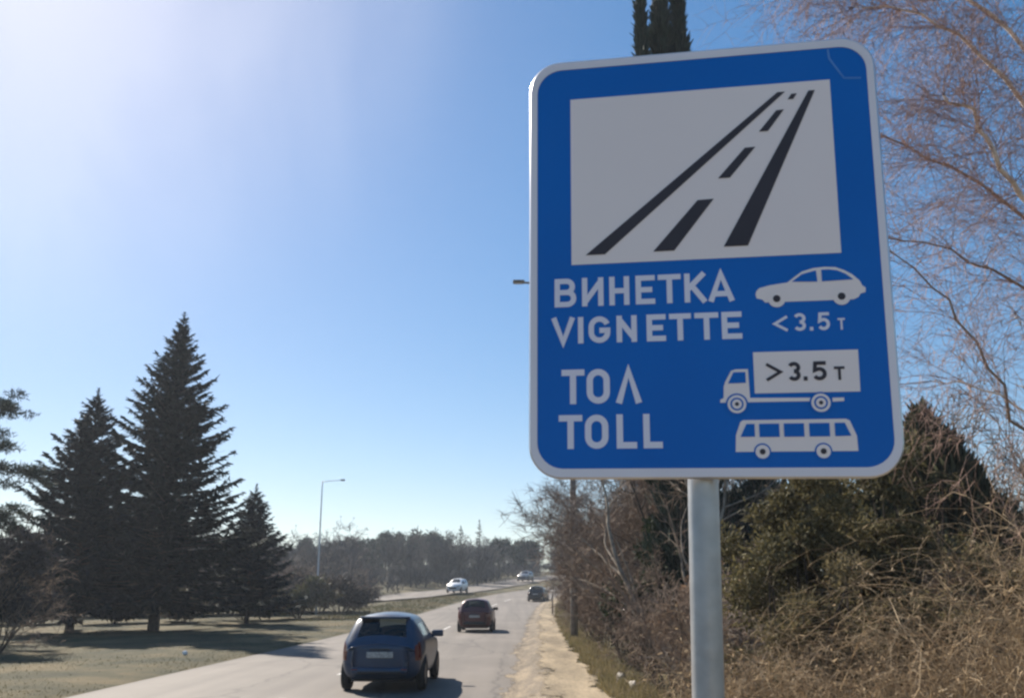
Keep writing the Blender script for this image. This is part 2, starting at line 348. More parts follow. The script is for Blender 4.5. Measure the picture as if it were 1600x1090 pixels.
yy = np.concatenate([np.linspace(-40, 10, 11), np.linspace(11, 198, 188)])
def wobble(seed, amp, step):
    v = np.random.default_rng(seed).normal(size=int(140 / step) + 4) * amp; xs_ = -15 + np.arange(len(v)) * step
    return lambda y: float(np.interp(y, xs_, v))
w1, w2, w3, w4, w5, w6 = wobble(1, .07, 1.9), wobble(2, .05, .5), wobble(3, .09, 2.3), wobble(4, .05, .45), wobble(5, .09, 1.6), wobble(6, .05, .4)
road = strip('road', xl, xr, yy, 'road', 0.0, 10, 0, flat=.004)
strip('gravel_shoulder', lambda y: xr(y) - .36 + w1(y) + w2(y), lambda y: xr(y) + .95, np.linspace(2, 118, 700), 'gravel', .018, 9, 0, seed=3).location.z = .0
strip('dirt_path', lambda y: xr(y) + .28 + w3(y) + w4(y), lambda y: xr(y) + 1.9 + 3.2 * float(1 - smooth(9, 15, y)) + w5(y) + w6(y), np.linspace(-10, 118, 760), 'path', .036, 9, 0, seed=4)  # widened out of view by the camera, to bounce light onto the sign
# shoulder overlaps the asphalt: lift it clear
for v in bpy.data.objects['gravel_shoulder'].data.vertices:
    v.co.z = max(v.co.z, float(g(v.co.y)) + .010)
# lane marking: worn dashes between the two lanes, each a painted piece of the road
for i, y0 in enumerate(np.arange(3.5, 100, 9.0)):
    a, b = y0 + 8.0 if False else y0, y0 + 4.0
    if y0 < 12: continue
    yv = np.linspace(a + 1.2, b + 1.2, 6)
    mid = lambda y: xl(y) + (xr(y) - xl(y)) * .487
    d = strip('lane_dash', lambda y: mid(y) - .06, lambda y: mid(y) + .06, yv, 'paint', .004, 2, 0, None, flat=.004)
    d.parent = road

def ribbon_road(name, ctr, half, m, lift):
    t = np.arange(len(ctr)); c = np.array(ctr, float)
    tt = np.linspace(0, len(ctr) - 1, 120); fx, fy = spline(t, c[:, 0]), spline(t, c[:, 1])
    P = np.stack([fx(tt), fy(tt)], 1); T = unit(np.gradient(P, axis=0)); Nn = np.stack([-T[:, 1], T[:, 0]], 1)
    V = []
    for w in (-half, -half * .33, half * .33, half):
        Q = P + Nn * w; V.append(np.column_stack([Q, np.maximum(zg(P[:, 0], P[:, 1]), zg(Q[:, 0], Q[:, 1])) + lift]))
    V = np.stack(V, 1).reshape(-1, 3)
    F = [[i * 4 + j, i * 4 + j + 1, (i + 1) * 4 + j + 1, (i + 1) * 4 + j] for i in range(119) for j in range(3)]
    return tag(link(name, poly_mesh(name, V, F), m, None, True), kind='structure')
OPP = [(-140, 74), (-70, 73), (-38, 77), (-25, 84), (-17, 92.5), (-10.3, 105), (-5, 120), (2.5, 148), (13, 174), (30, 200)]
ribbon_road('opposite_road', OPP, 3.4, 'road', .06)

# ------------------------------------------------------------------ the sign
rng = random.Random(7); nr = np.random.default_rng(11)
sign = empty('road_sign')
SM = Matrix(((.9836033, .0060335, -.1802447, .4557), (-.1793655, -.0713299, -.9811932, 2.0049), (-.0187769, .9974345, -.0690782, 2.6780), (0, 0, 0, 1)))
sign.matrix_world = SM
tag(sign, 'large blue vignette and toll sign with white border on a galvanised post', 'road sign')
W2, H2 = .420, .530
def rrect(hw, hh, r, n=8):
    P = []
    for cx_, cy_, a0 in ((hw - r, hh - r, 0), (-hw + r, hh - r, 90), (-hw + r, -hh + r, 180), (hw - r, -hh + r, 270)):
        for i in range(n + 1):
            a = R(a0 + 90 * i / n); P.append((cx_ + r * math.cos(a), cy_ + r * math.sin(a)))
    return P
def ring_mesh(outer, inner, z):
    n = len(outer)
    V = [(x, y, z) for x, y in outer] + [(x, y, z) for x, y in inner]
    return V, [(i, (i + 1) % n, n + (i + 1) % n, n + i) for i in range(n)]
def pyd(name, V, F, m, parent, smooth_=False):
    me = bpy.data.meshes.new(name); me.from_pydata(V, [], F); me.update(); return link(name, me, m, parent, smooth_)
def ngon(name, P, z, m, parent=sign):
    return pyd(name, [(x / 1000, y / 1000, z) for x, y in P], [tuple(range(len(P)))], m, parent)
# blue face
P = rrect(.3995, .506, .062); pyd('blue_face', [(x, y, 0) for x, y in P], [tuple(range(len(P)))], 'blue', sign)
# white border with a rounded folded rim
O = rrect(W2, H2, .078); I_ = rrect(.3995, .506, .062); O2 = rrect(W2 - .004, H2 - .004, .074)
V, F = ring_mesh(O2, I_, .0012); pyd('white_border', V, F, 'sign_border', sign)
n = len(O); lv = []
for (pp, z) in ((O2, .0012), (O, -.003), (O, -.022), (rrect(W2 - .012, H2 - .012, .068), -.022)):
    lv += [(x, y, z) for x, y in pp]
F = [(k * n + i, (k + 1) * n + i, (k + 1) * n + (i + 1) % n, k * n + (i + 1) % n) for k in range(3) for i in range(n)]
pyd('folded_rim', lv, F, 'alu', sign, True)
P = rrect(W2 - .006, H2 - .006, .072); pyd('back_plate', [(x, y, -.006) for x, y in P], [tuple(reversed(range(len(P))))], 'alu', sign)
# brackets and bolts behind the plate
for zz in (.30, -.30):
    bm = bmesh.new(); box_bm(bm, -.16, .16, zz - .02, zz + .02, -.05, -.007, .004)
    br = bm_obj('bracket', bm, 'galv', sign, False)
    for bx in (-.06, .06):
        me = poly_mesh('bolt', *lathe([(0, .012), (.008, .012), (.009, .0), (.009, -.014)], 6))
        bo = link('bolt', me, 'galv', br); bo.location = (bx, zz, -.056)
# white picture field and the motorway symbol
ngon('picture_field', [(-315, -12), (314, -12), (314, 423), (-315, 423)], .0010, 'white_print')
for nm, P in (('edge_line', [(-280, 11), (-233, 11), (209, 400), (191, 400)]), ('edge_line', [(49, 16), (105, 16), (278, 398), (263, 398)]),
              ('centre_dash', [(-117, 12), (-67, 12), (30, 137), (-8, 136)]), ('centre_dash', [(42, 188), (70, 188), (133, 263), (108, 262)]),
              ('centre_dash', [(143, 301), (164, 301), (204, 354), (186, 353)]), ('centre_dash', [(214, 379), (227, 379), (236, 393), (223, 393)])):
    ngon(nm, P, .0022, 'sign_dark')

def stroke(pts, w, z, acc, closed=False):
    """mitred ribbon along pts (mm)"""
    P = np.array(pts, float); n_ = len(P); L, Rr = [], []
    for i in range(n_):
        a = P[(i - 1) % n_] if (closed or i > 0) else None; b = P[(i + 1) % n_] if (closed or i < n_ - 1) else None
        d0 = unit(P[i] - a) if a is not None else None; d1 = unit(b - P[i]) if b is not None else None
        if d0 is None: d0 = d1
        if d1 is None: d1 = d0
        n0 = np.array([-d0[1], d0[0]]); n1 = np.array([-d1[1], d1[0]]); mn = unit(n0 + n1); k = 1 / max(.45, float(mn @ n0))
        L.append(P[i] + mn * w / 2 * k); Rr.append(P[i] - mn * w / 2 * k)
    o_ = len(acc[0]); zz = z + len(acc[1]) * 2e-6
    for p in L + Rr: acc[0].append((p[0] / 1000, p[1] / 1000, zz))
    for i in range(n_ if closed else n_ - 1):
        j = (i + 1) % n_; acc[1].append((o_ + n_ + i, o_ + n_ + j, o_ + j, o_ + i))
def arc(cx_, cy_, rx, ry, a0, a1, n_=10):
    return [(cx_ + rx * math.cos(R(a0 + (a1 - a0) * i / n_)), cy_ + ry * math.sin(R(a0 + (a1 - a0) * i / n_))) for i in range(n_ + 1)]
def letter(ch, x0, x1, y0, y1, s, z, acc):
    h = s / 2; l, r, b, t = x0 + h, x1 - h, y0 + h, y1 - h; m = (y0 + y1) / 2; xm = (x0 + x1) / 2
    S = lambda *p, closed=False: stroke(p, s, z, acc, closed)
    ry = (y1 - y0)
    if ch == 'B':
        S((l, y0), (l, y1)); q = (t - m) / 2 - .5
        S((l, t), (r - q - 3, t), *arc(r - q - 3, (t + m) / 2 + .5, q, q, 90, -90)[1:], (l, m + 1))
        q = (m - b) / 2 + .5; S((r - q - 3, m + 1), *arc(r - q, (b + m) / 2 + .5, q, q, 90, -90), (l, b))
    elif ch == 'И': S((l, y1), (l, y0)); S((r, y1), (r, y0)); S((l, y0 + s * .7), (r, y1 - s * .7))
    elif ch == 'N': S((l, y1), (l, y0)); S((r, y1), (r, y0)); S((l, y1 - s * .7), (r, y0 + s * .7))
    elif ch == 'H': S((l, y1), (l, y0)); S((r, y1), (r, y0)); S((l, m), (r, m))
    elif ch == 'E': S((x1, t), (l, t), (l, b), (x1, b)); S((l, m), (x1 - s * .5, m))
    elif ch == 'T': S((x0, t), (x1, t)); S((xm, t), (xm, y0))
    elif ch == 'K': S((l, y1), (l, y0)); S((r + 1, y1), (l + 2, m - 3)); S((l + s * .9, m + 4), (r + 2, y0))
    elif ch == 'A': S((l - 1, y0), (xm, y1 - 4), (r + 1, y0)); S((l + 7, y0 + ry * .26), (r - 7, y0 + ry * .26))
    elif ch == 'Λ': S((l - 1, y0), (xm, y1 - 6), (r + 1, y0))
    elif ch == 'V': S((l - 1, y1), (xm, y0 + 4), (r + 1, y1))
    elif ch == 'I': S((xm, y0), (xm, y1))
    elif ch == 'L': S((l, y1), (l, b), (x1, b))
    elif ch == 'O':
        q = (r - l) / 2; S(*arc(xm, t - q, q, q, 0, 180, 12), *arc(xm, b + q, q, q, 180, 360, 12), closed=True)
    elif ch == 'G':
        q = (r - l) / 2; S(*arc(xm, t - q, q, q, 20, 180, 12), *arc(xm, b + q, q, q, 180, 360, 12), (r, m - 2), (xm, m - 2))
    elif ch == '3':
        q = (t - m) / 2; S(*arc(xm, m + q, (r - l) / 2, q, 155, -90, 12)); S(*arc(xm, m - q, (r - l) / 2, q, 90, -155, 12))
    elif ch == '5':
        q = (m + ry * .1 - b) / 2; S((x1 - 1, t), (l + 1.5, t), (l, b + 2 * q - 3), *arc(xm - 1, b + q, (r - l) / 2 + 1, q, 115, -150, 14))
    elif ch == '.': S((xm, y0), (xm, y0 + s * 1.15))
    elif ch == '<': S((x1, y1), (x0 + 2, m), (x1, y0))
    elif ch == '>': S((x0, y1), (x1 - 2, m), (x0, y0))
def line(name, items, y0, y1, s, m, z):
    acc = ([], [])
    for it in items:
        ch, a, b = it[:3]; yy0, yy1 = (it[3], it[4]) if len(it) > 3 else (y0, y1)
        letter(ch, a, b, yy0, yy1, s if len(it) < 6 else it[5], z, acc)
    return pyd(name, acc[0], acc[1], m, sign)
line('lettering', [('B', -357, -304), ('И', -290, -238), ('H', -224, -176), ('E', -161, -115), ('T', -108, -54), ('K', -46, 6), ('A', 9, 69)], -117, -46, 13, 'letter_white', .0010)['label'] = 'white word ВИНЕТКА'
line('lettering', [('V', -365, -308), ('I', -301, -287), ('G', -275, -223), ('N', -208, -160), ('E', -137, -92), ('T', -84, -33), ('T', -25, 30), ('E', 37, 83)], -208, -143, 13, 'letter_white', .0010)['label'] = 'white word VIGNETTE'
line('lettering', [('T', -341, -286), ('O', -281, -226), ('Λ', -212, -152)], -354, -271, 15, 'letter_white', .0010)['label'] = 'white word ТОЛ'
line('lettering', [('T', -348, -292), ('O', -286, -231), ('L', -212, -165), ('L', -150, -106)], -460, -380, 15, 'letter_white', .0010)['label'] = 'white word TOLL'
line('weight_limit', [('<', 155, 185, -192, -159, 6.5), ('3', 199, 226), ('.', 233, 243), ('5', 253, 279), ('T', 296, 312, -194, -167, 4.5)], -194, -152, 7.5, 'letter_white', .0010)['label'] = 'white figures under the car symbol'
ngon('lorry_body', [(105, -337), (335, -337), (336, -241), (105, -241)], .0010, 'white_print')
line('weight_limit', [('>', 133, 166, -307, -270, 7), ('3', 180, 208), ('.', 213, 224), ('5', 235, 265), ('T', 281, 304, -310, -279, 6)], -310, -266, 8.5, 'sign_dark', .0022)['label'] = 'dark figures on the lorry symbol'
def disc(name, cx_, cy_, r, z, m):
    ngon(name, [(cx_ + r * math.cos(2 * math.pi * i / 20), cy_ + r * math.sin(2 * math.pi * i / 20)) for i in range(20)], z, m)
# car symbol
ngon('car_symbol', [(117, -104), (119, -96), (126, -89), (150, -83), (190, -78), (208, -64), (224, -53), (249, -46), (275, -44), (299, -46), (318, -54), (334, -64), (350, -80), (355, -92), (362, -97), (361, -108), (350, -111), (345, -119), (334, -124), (138, -124), (132, -117), (119, -113)], .0010, 'white_print')
ngon('car_symbol_window', [(200, -77), (223, -60), (255, -52), (257, -79)], .0022, 'blue')
ngon('car_symbol_window', [(267, -51), (284, -51), (302, -54), (320, -63), (336, -77), (267, -79)], .0022, 'blue')
for cx_ in (164, 308):
    disc('wheel_symbol', cx_, -117, 19.5, .0022, 'white_print'); disc('wheel_symbol_hub', cx_, -116, 8.5, .0030, 'sign_dark')
# lorry symbol
ngon('lorry_cab', [(27, -357), (27, -350), (35, -346), (36, -320), (40, -308), (54, -283), (64, -280), (92, -280), (94, -347), (229, -349), (229, -357)], .0010, 'white_print')
ngon('lorry_tail', [(274, -359), (299, -358), (299, -350), (274, -350)], .0010, 'white_print')
ngon('lorry_cab_window', [(46, -313), (59, -287), (86, -287), (86, -312)], .0022, 'blue')
for cx_ in (64, 248.5):
    disc('wheel_symbol', cx_, -361, 25, .0018, 'blue'); disc('wheel_symbol', cx_, -361, 21, .0026, 'white_print'); disc('wheel_symbol', cx_, -361, 15, .0032, 'blue'); disc('wheel_symbol_hub', cx_, -361, 11, .0038, 'white_print'); disc('wheel_symbol_hub', cx_, -361, 4.5, .0044, 'sign_dark')
# bus symbol
ngon('bus_symbol', [(57, -470), (59, -432), (70, -402), (76, -398), (300, -398), (308, -402), (321, -436), (322, -470)], .0010, 'white_print')
for P in ([(69, -436), (83, -407), (101, -407), (101, -436)], [(111, -407), (155, -407), (155, -437), (111, -437)], [(165, -407), (209, -407), (209, -437), (165, -437)], [(220, -407), (264, -407), (264, -437), (220, -437)], [(275, -407), (297, -407), (309, -436), (275, -437)]):
    ngon('bus_symbol_window', list(reversed(P)) if P[0][1] > P[2][1] and P[0][0] > 105 else P, .0022, 'blue')
for cx_ in (116, 248):
    disc('wheel_symbol', cx_, -470, 19, .0018, 'blue'); disc('wheel_symbol', cx_, -470, 15.5, .0026, 'white_print'); disc('wheel_symbol_hub', cx_, -470, 6.5, .0032, 'sign_dark')
# peeling film in the upper corner
acc = ([], [])
stroke([(314, 503), (316, 478), (347, 424), (386, 421)], 5, .0009, acc)
pyd('peeling_film', acc[0], acc[1], 'film', sign)
# post
def sloc(p): return SM.inverted() @ Vector(p)
top = Vector((.4655, 2.095, 3.10)); mid_ = Vector((.4475, 2.106, 2.15)); low = Vector((.4345, 2.115, 1.68)); foot = Vector((.394, 2.14, .06))
pts = [sloc(foot + (low - foot) * t) for t in np.linspace(0, 1, 6)][:-1] + [sloc(low + (mid_ - low) * t) for t in (0, .5)] + [sloc(mid_ + (top - mid_) * t) for t in (0, .5, 1)]
link('post', tube_path([tuple(p) for p in pts], .0355, 24), 'galv', sign, True)

# ------------------------------------------------------------------ lamp posts
def lamp_post(loc, h, arm, rise, r0, r1, m, label, lean=(0, 0)):
    t = empty('street_lamp', loc); tag(t, label, 'street lamp', 'street lamps along the road')
    pts = [(lean[0] * z / h, lean[1] * z / h, z) for z in np.linspace(-.3, h, 8)]
    link('pole', tube_path(pts, np.linspace(r0, r1, 8), 10), m, t, True)
    tx, ty = lean; s = np.sign(arm)
    pts = [(tx + arm * u * .86, ty, h - .06 + rise * math.sin(u * math.pi / 2)) for u in np.linspace(0, 1, 8)]
    link('arm', tube_path(pts, np.linspace(r1 * .8, r1 * .55, 8), 8), m, t, True)
    bm = bmesh.new(); box_bm(bm, min(arm * .8, arm), max(arm * .8, arm), -.13, .13, h - .06 + rise - .03, h - .06 + rise + .09, .04, 3)
    for v in bm.verts: v.co.x += tx; v.co.y += ty
    hd = bm_obj('lamp_head', bm, m, t)
    bm = bmesh.new(); box_bm(bm, min(arm * .84, arm * .98), max(arm * .84, arm * .98), -.1, .1, h - .06 + rise - .05, h - .06 + rise - .028, .008)
    for v in bm.verts: v.co.x += tx; v.co.y += ty
    bm_obj('lens', bm, 'lens', hd)
    return t
lamp_post((2.42, 36.5, float(zg(2.42, 36.5))), 14.1, -2.5, .6, .15, .085, 'concrete', 'tall weathered street lamp standing at the hedge beside the dirt path', (.12, 0))
lamp_post((-14.7, 70, float(zg(-14.7, 70))), 9.9, 1.75, .12, .08, .04, 'lamp_steel', 'slender grey street lamp above the shrubs left of the road', (-.05, 0))

# ------------------------------------------------------------------ cars
def make_car(name, label, group, paint_m, loc, rz, Lc=3.95, Wc=1.70, Hc=1.48, style='hatch', detail=True):
    t = empty(name, loc, rz); tag(t, label, 'car', group)
    ys_ = np.array([0, .06, .14, .26, .38, .50, .60, .74, .94, 1.06, 1.62, 1.72, 2.2, 2.5, 2.74, 2.86, 3.0, 3.2, 3.4, 3.54, 3.8, 3.95])
    if style == 'hatch': zr = [.88, .97, 1.05, 1.18, 1.30, 1.41, 1.45, 1.465, 1.478, 1.48, 1.485, 1.482, 1.43, 1.285, 1.14, 1.07, 1.01, .97, .93, .90, .80, .66]
    else:                zr = [.92, 1.02, 1.10, 1.27, 1.40, 1.455, 1.475, 1.48, 1.485, 1.488, 1.488, 1.485, 1.43, 1.285, 1.15, 1.09, 1.04, 1.0, .96, .93, .82, .66]
    zr = np.array(zr) * Hc / 1.485
    zb = np.minimum(zr - .05, np.interp(ys_, [0, .2, .8, 2.8, 3.3, 3.95], [.83, .93, .97, .92, .90, .60]) * Hc / 1.485)
    hw = Wc / 2
    wM = hw * np.interp(ys_, [0, .06, .2, .6, 3.2, 3.6, 3.8, 3.95], [.66, .84, .945, 1, 1, .96, .90, .72])
    wB = wM * np.interp(ys_, [0, .3, 3, 3.95], [.94, .955, .95, .95])
    wS = wM * .93
    wR = hw * np.interp(ys_, [0, .14, .4, .7, 1.6, 2.3, 2.74, 3.0, 3.4, 3.95], [.80, .80, .72, .675, .675, .68, .79, .86, .86, .62])
    zu = np.interp(ys_, [0, .06, .3, 3.6, 3.95], [.36, .28, .20, .18, .26])
    zs = zu + .05
    for yc in (.72, 3.2):                                    # wheel arches
        for i, y in enumerate(ys_):
            d = abs(y - yc)
            if d < .36: zs[i] = max(zs[i], .30 + .36 * math.sqrt(max(0, 1 - (d / .37) ** 2)))
    zm = np.maximum(np.full(len(ys_), .60 * Hc / 1.485), zs + .05); zm = np.minimum(zm, zb - .06)
    zu2 = np.where(zs > .35, zs - .02, zu)
    ring = []
    for i in range(len(ys_)):
        zre = zr[i] - .095; q = lambda a, b, f: a + (b - a) * f
        half = [(0, zu[i]), (wS[i] * .72, zu[i]), (wS[i] * .74, zu2[i]), (wS[i], zs[i]), (wM[i], zm[i]), (wB[i], zb[i]), (q(wB[i], wR[i], .1), q(zb[i], zre, .1)), (q(wB[i], wR[i], .84), q(zb[i], zre, .84)), (wR[i], zre), (wR[i] * .84, zr[i] - .028), (0, zr[i] + .045)]
        ring.append(half)
    nc = len(ring[0]); V, F, MI = [], [], []
    yscale = Lc / 3.95
    full = 2 * nc - 2
    for i, y in enumerate(ys_):
        w_ = max(0, 1 - y / .45); wf = max(0, 1 - (3.95 - y) / .6)
        fy = lambda a, b: y * yscale + w_ * (.10 * (a / hw) ** 2 + .16 * ((b - .58) / .4) ** 2 * (b < .58)) - wf * .22 * (a / hw) ** 2
        for (a, b) in ring[i]: V.append((a, fy(a, b), b))
        for (a, b) in reversed(ring[i][1:-1]): V.append((-a, fy(a, b), b))
    for i in range(len(ys_) - 1):
        ym = (ys_[i] + ys_[i + 1]) / 2
        for j in range(full):
            k = (j + 1) % full; F.append((i * full + j, (i + 1) * full + j, (i + 1) * full + k, i * full + k))
            c = min(j, full - 1 - j); mi = 0
            if c == 9 and .14 < ym < .50: mi = 1
            elif c == 9 and 2.2 < ym < 3.0: mi = 2
            elif c == 6 and (.74 < ym < 1.62): mi = 3
            elif c == 6 and (1.72 < ym < 2.74): mi = 4
            elif c in (4, 5) and .06 < ym < .26: mi = 5
            MI.append(mi)
    for e in (0, len(ys_) - 1):                                # close both ends
        o_ = e * full; cb = len(V); out_ = -.05 if e == 0 else .06
        for (a, b) in ring[-1 if e else 0]: V.append((0, ys_[-1 if e else 0] * yscale + (out_ if .4 < b < .95 else out_ * .4), b))
        for j in range(nc - 1):
            for sd in (0, 1):
                r0 = o_ + (j if not sd else (full - j) % full); r1 = o_ + (j + 1 if not sd else (full - j - 1) % full)
                c0 = cb + j if j > 0 else r0; c1 = cb + j + 1 if j + 1 < nc - 1 else r1
                if j == 0: c0 = o_
                if j + 1 == nc - 1: c1 = o_ + nc - 1
                f = list(dict.fromkeys([c0, r0, r1, c1]))
                if len(f) < 3: continue
                if sd: f.reverse()
                F.append(tuple(f) if e else tuple(reversed(f))); MI.append(0)
    me = bpy.data.meshes.new('cage'); me.from_pydata(V, [], F); me.update()
    me.polygons.foreach_set('material_index', MI)
    tmp = bpy.data.objects.new('cage', me); col.objects.link(tmp)
    for k in range(6): me.materials.append(None)
    md = tmp.modifiers.new('s', 'SUBSURF'); md.levels = 2; md.render_levels = 2
    dg = bpy.context.evaluated_depsgraph_get(); ev = bpy.data.meshes.new_from_object(tmp.evaluated_get(dg))
    bpy.data.objects.remove(tmp)
    names = ['body', 'rear_window', 'windscreen', 'side_window', 'side_window', 'tail_light']
    for k in range(6):
        for side in ((0,) if k < 3 else (-1, 1)):
            bm = bmesh.new(); bm.from_mesh(ev)
            kill = [f for f in bm.faces if f.material_index != k or (side and f.calc_center_median().x * side < 0)]
            bmesh.ops.delete(bm, geom=kill, context='FACES')
            bmesh.ops.delete(bm, geom=[v for v in bm.verts if not v.link_faces], context='VERTS')
            for f in bm.faces: f.material_index = 0
            m2 = bpy.data.meshes.new(names[k]); bm.to_mesh(m2); bm.free(); m2.materials.clear()
            link(names[k], m2, M[paint_m] if k == 0 else M['tail'] if k == 5 else M['glass'], t, True)
    # wheels
    wx = hw - .095
    for yc in (.72, 3.2):
        for sx in (-1, 1):
            V_, F_ = lathe([(.20, -.085), (.275, -.09), (.302, -.07), (.308, 0), (.302, .07), (.275, .09), (.20, .085)], 28)
            w = link('wheel', poly_mesh('wheel', V_, F_), 'tyre', t, True); w.rotation_euler = (0, R(90), 0); w.location = (sx * wx, yc * yscale, .308)
            V_, F_ = lathe([(0.001, .05), (.05, .055), (.07, .04), (.17, .065), (.205, .08), (.205, -.05), (.001, -.05)], 24)
            V_ = V_ * np.array([1, 1, sx]); rm = link('rim', poly_mesh('rim', V_, F_), 'rim', w, True)
    # rear and front fittings
    def part(nm, a, m, bev=.02, par=t):
        bm = bmesh.new(); box_bm(bm, *a, bev, 3); return bm_obj(nm, bm, m, par)
    k = Hc / 1.485
    for sx in (-1, 1):
        a, b = sorted((sx * hw * .52, sx * hw * .86)); part('headlight', (a, b, (3.66) * yscale, 3.90 * yscale, .62 * k, .74 * k), 'headl', .04)
        a, b = sorted((sx * hw * .88, sx * (hw + .16))); part('side_mirror', (a, b, 2.50 * yscale, 2.60 * yscale, .95 * k, 1.09 * k), paint_m if style == 'hatch' else 'trim', .035)
        a, b = sorted((sx * .20, sx * .62)); s_ = part('front_seat', (a, b, 1.62 * yscale, 1.76 * yscale, .45, 1.06), 'seat', .05)
        a, b = sorted((sx * .30, sx * .52)); part('headrest', (a, b, 1.60 * yscale, 1.70 * yscale, 1.08, 1.26), 'seat', .04, s_)
    part('rear_bench', (-.58, .58, .86 * yscale, 1.0 * yscale, .45, 1.0), 'seat', .05)
    part('dashboard', (-.62, .62, 2.55 * yscale, 2.85 * yscale, .6, .93), 'seat', .05)
    part('number_plate', (-.26, .26, -.062, -.01, .66 * k, .77 * k), 'plate', .004)
    part('rear_bumper', (-hw * .66, hw * .66, -.055, .16, .35 * k, .48 * k), paint_m if style == 'hatch' else 'trim', .06)
    part('grille', (-hw * .48, hw * .48, 3.88 * yscale, 3.995 * yscale, .36 * k, .58 * k), 'trim', .03)
    part('floor_pan', (-hw * .72, hw * .72, .3, 3.5 * yscale, .19, .235), 'trim', .0)
    part('rear_wiper', (-.02, .26, .155, .185, 1.055 * k, 1.075 * k), 'trim', .004)
    part('tailgate_handle', (-.2, .2, -.055, .02, .80 * k, .825 * k), 'trim', .004)
    part('bumper_insert', (-hw * .5, hw * .5, -.068, .0, .365 * k, .41 * k), 'trim', .012)
    for sx in (-1, 1):
        a, b = sorted((sx * hw * .50, sx * hw * .64)); part('reflector', (a, b, -.062, -.01, .43 * k, .455 * k), 'tail', .004)
    if style == 'hatch': part('roof_spoiler', (-hw * .60, hw * .60, .40, .62, 1.385 * k, 1.43 * k), paint_m, .02)
    t.location = loc
    return t
G = 'cars driving on the road'
make_car('hatchback_car', 'dark blue hatchback, nearest car, driving away on the road', G, 'car_blue', (-2.60, 18.6, .006), R(-1.0))
make_car('people_carrier', 'dark red car driving away ahead of the blue hatchback', G, 'car_red', (-1.85, 46.0, float(g(46)) + .006), R(-1.5), 4.2, 1.78, 1.58, 'mpv')
make_car('dark_car', 'small dark car far ahead at the bend beside the hedge', G, 'car_dark', (2.35, 94, float(g(94)) + .008), R(-10), 4.2, 1.76, 1.52, 'mpv')
make_car('white_car', 'white car coming towards us on the opposite carriageway', G, 'car_white', (-5.9, 109.5, float(zg(-5.9, 109.5)) + .08), R(180 - 12), 4.1, 1.75, 1.60, 'mpv')
make_car('silver_car', 'grey car at the far end of the opposite carriageway', G, 'car_silver', (2.6, 143, float(zg(2.6, 143)) + .1), R(180 - 15), 4.2, 1.8, 1.55, 'mpv')

# ------------------------------------------------------------------ vegetation
def rdir(n, up=0.0):
    d = nr.normal(size=(n, 3)); d[:, 2] += up; return unit(d)

def spruce_mesh(h, r, clear, seed, step=.36, dens=1.0, droop=.30):
    q = np.random.default_rng(seed); Cs, Ds, Ns, Ls, Ws = [], [], [], [], []; br = []
    z = clear
    while z < h - .15:
        u = (h - z) / (h - clear); Lb = r * (u ** 1.0) * (1 - .10 * max(0, u - .85) / .15) + .10
        nb = int(5 + 3 * u); a0 = q.uniform(0, 6.28)
        for k in range(nb):
            a = a0 + k * 2 * np.pi / nb + q.normal() * .18
            L = Lb * q.uniform(.60, 1.14) * (1.14 if q.random() < .12 else 1)
            zz = z + q.uniform(-.12, .12)
            out = np.array([math.cos(a), math.sin(a), 0]); side = np.array([-math.sin(a), math.cos(a), 0])
            up0 = .55 * (1 - u) + .10 - droop * u
            m_ = max(6, int(L * 11 * dens) + 4); s = (q.random(m_) ** .62)
            zc = lambda s: up0 * L * s - droop * L * .55 * s * (1 - s) * 2 * u + .12 * L * s ** 3
            P = out[None] * (s * L)[:, None] + np.stack([np.zeros(m_), np.zeros(m_), zz + zc(s)], 1)
            sg = q.choice([-1, 1], m_); ln = (.34 + .26 * (1 - s)) * q.uniform(.6, 1.25, m_) * min(1, .45 + L * .3)
            D = out[None] * q.uniform(.35, 1.0, m_)[:, None] + side[None] * (sg * q.uniform(.2, .9, m_))[:, None]
            D[:, 2] += q.normal(size=m_) * .18 - .22 * u + .25 * (1 - u)
            N = np.stack([q.normal(size=m_) * .45, q.normal(size=m_) * .45, np.ones(m_)], 1)
            Cs.append(P); Ds.append(D); Ns.append(N); Ls.append(ln); Ws.append(ln * q.uniform(.38, .6, m_))
            # hanging sprays
            hN = max(2, int(m_ * .6)); s = q.random(hN); P2 = out[None] * (s * L)[:, None] + np.stack([np.zeros(hN), np.zeros(hN), zz + zc(s)], 1)
            D2 = np.stack([q.normal(size=hN) * .4, q.normal(size=hN) * .4, -np.ones(hN)], 1) + out[None] * .7; l2 = q.uniform(.12, .30, hN) * min(1, .4 + L * .35)
            Cs.append(P2); Ds.append(D2); Ns.append(np.stack([q.normal(size=hN), q.normal(size=hN), np.zeros(hN)], 1)); Ls.append(l2); Ws.append(l2 * .42)
            tip = out * L + np.array([0, 0, zz + float(zc(1.0))]); br.append([0, 0, zz, *(tip * np.array([.85, .85, 1]) * 1.0), .012 + .006 * L, .004])
        z += step * (.55 + .45 * u) * q.uniform(.85, 1.15)
    # leader
    for k in range(46):
        u_ = q.random(); zz = h - .1 + .55 * u_; a = q.uniform(0, 6.28); l_ = (.30 if k % 5 == 0 else .16) * (1.1 - .6 * u_)
        Cs.append([[0, 0, zz]]); Ds.append([[math.cos(a) * .8, math.sin(a) * .8, .7]]); Ns.append([[q.normal(), q.normal(), .3]]); Ls.append([l_]); Ws.append([.06])
    V, F = blades(np.concatenate(Cs), np.concatenate(Ds), np.concatenate(Ns), np.concatenate(Ls), np.concatenate(Ws), .25)
    crown = poly_mesh('crown', V, F)
    zt = np.linspace(-.3, h + .45, 9); rt = np.interp(zt, [-.3, 0, h], [h * .016 + .05, h * .013 + .03, .012])
    trunk_segs = [[0, 0, zt[i], 0, 0, zt[i + 1], rt[i], rt[i + 1]] for i in range(8)]
    trunk = poly_mesh('trunk', *joined([tubes(trunk_segs, 8), tubes(br, 3)]))
    return crown, trunk

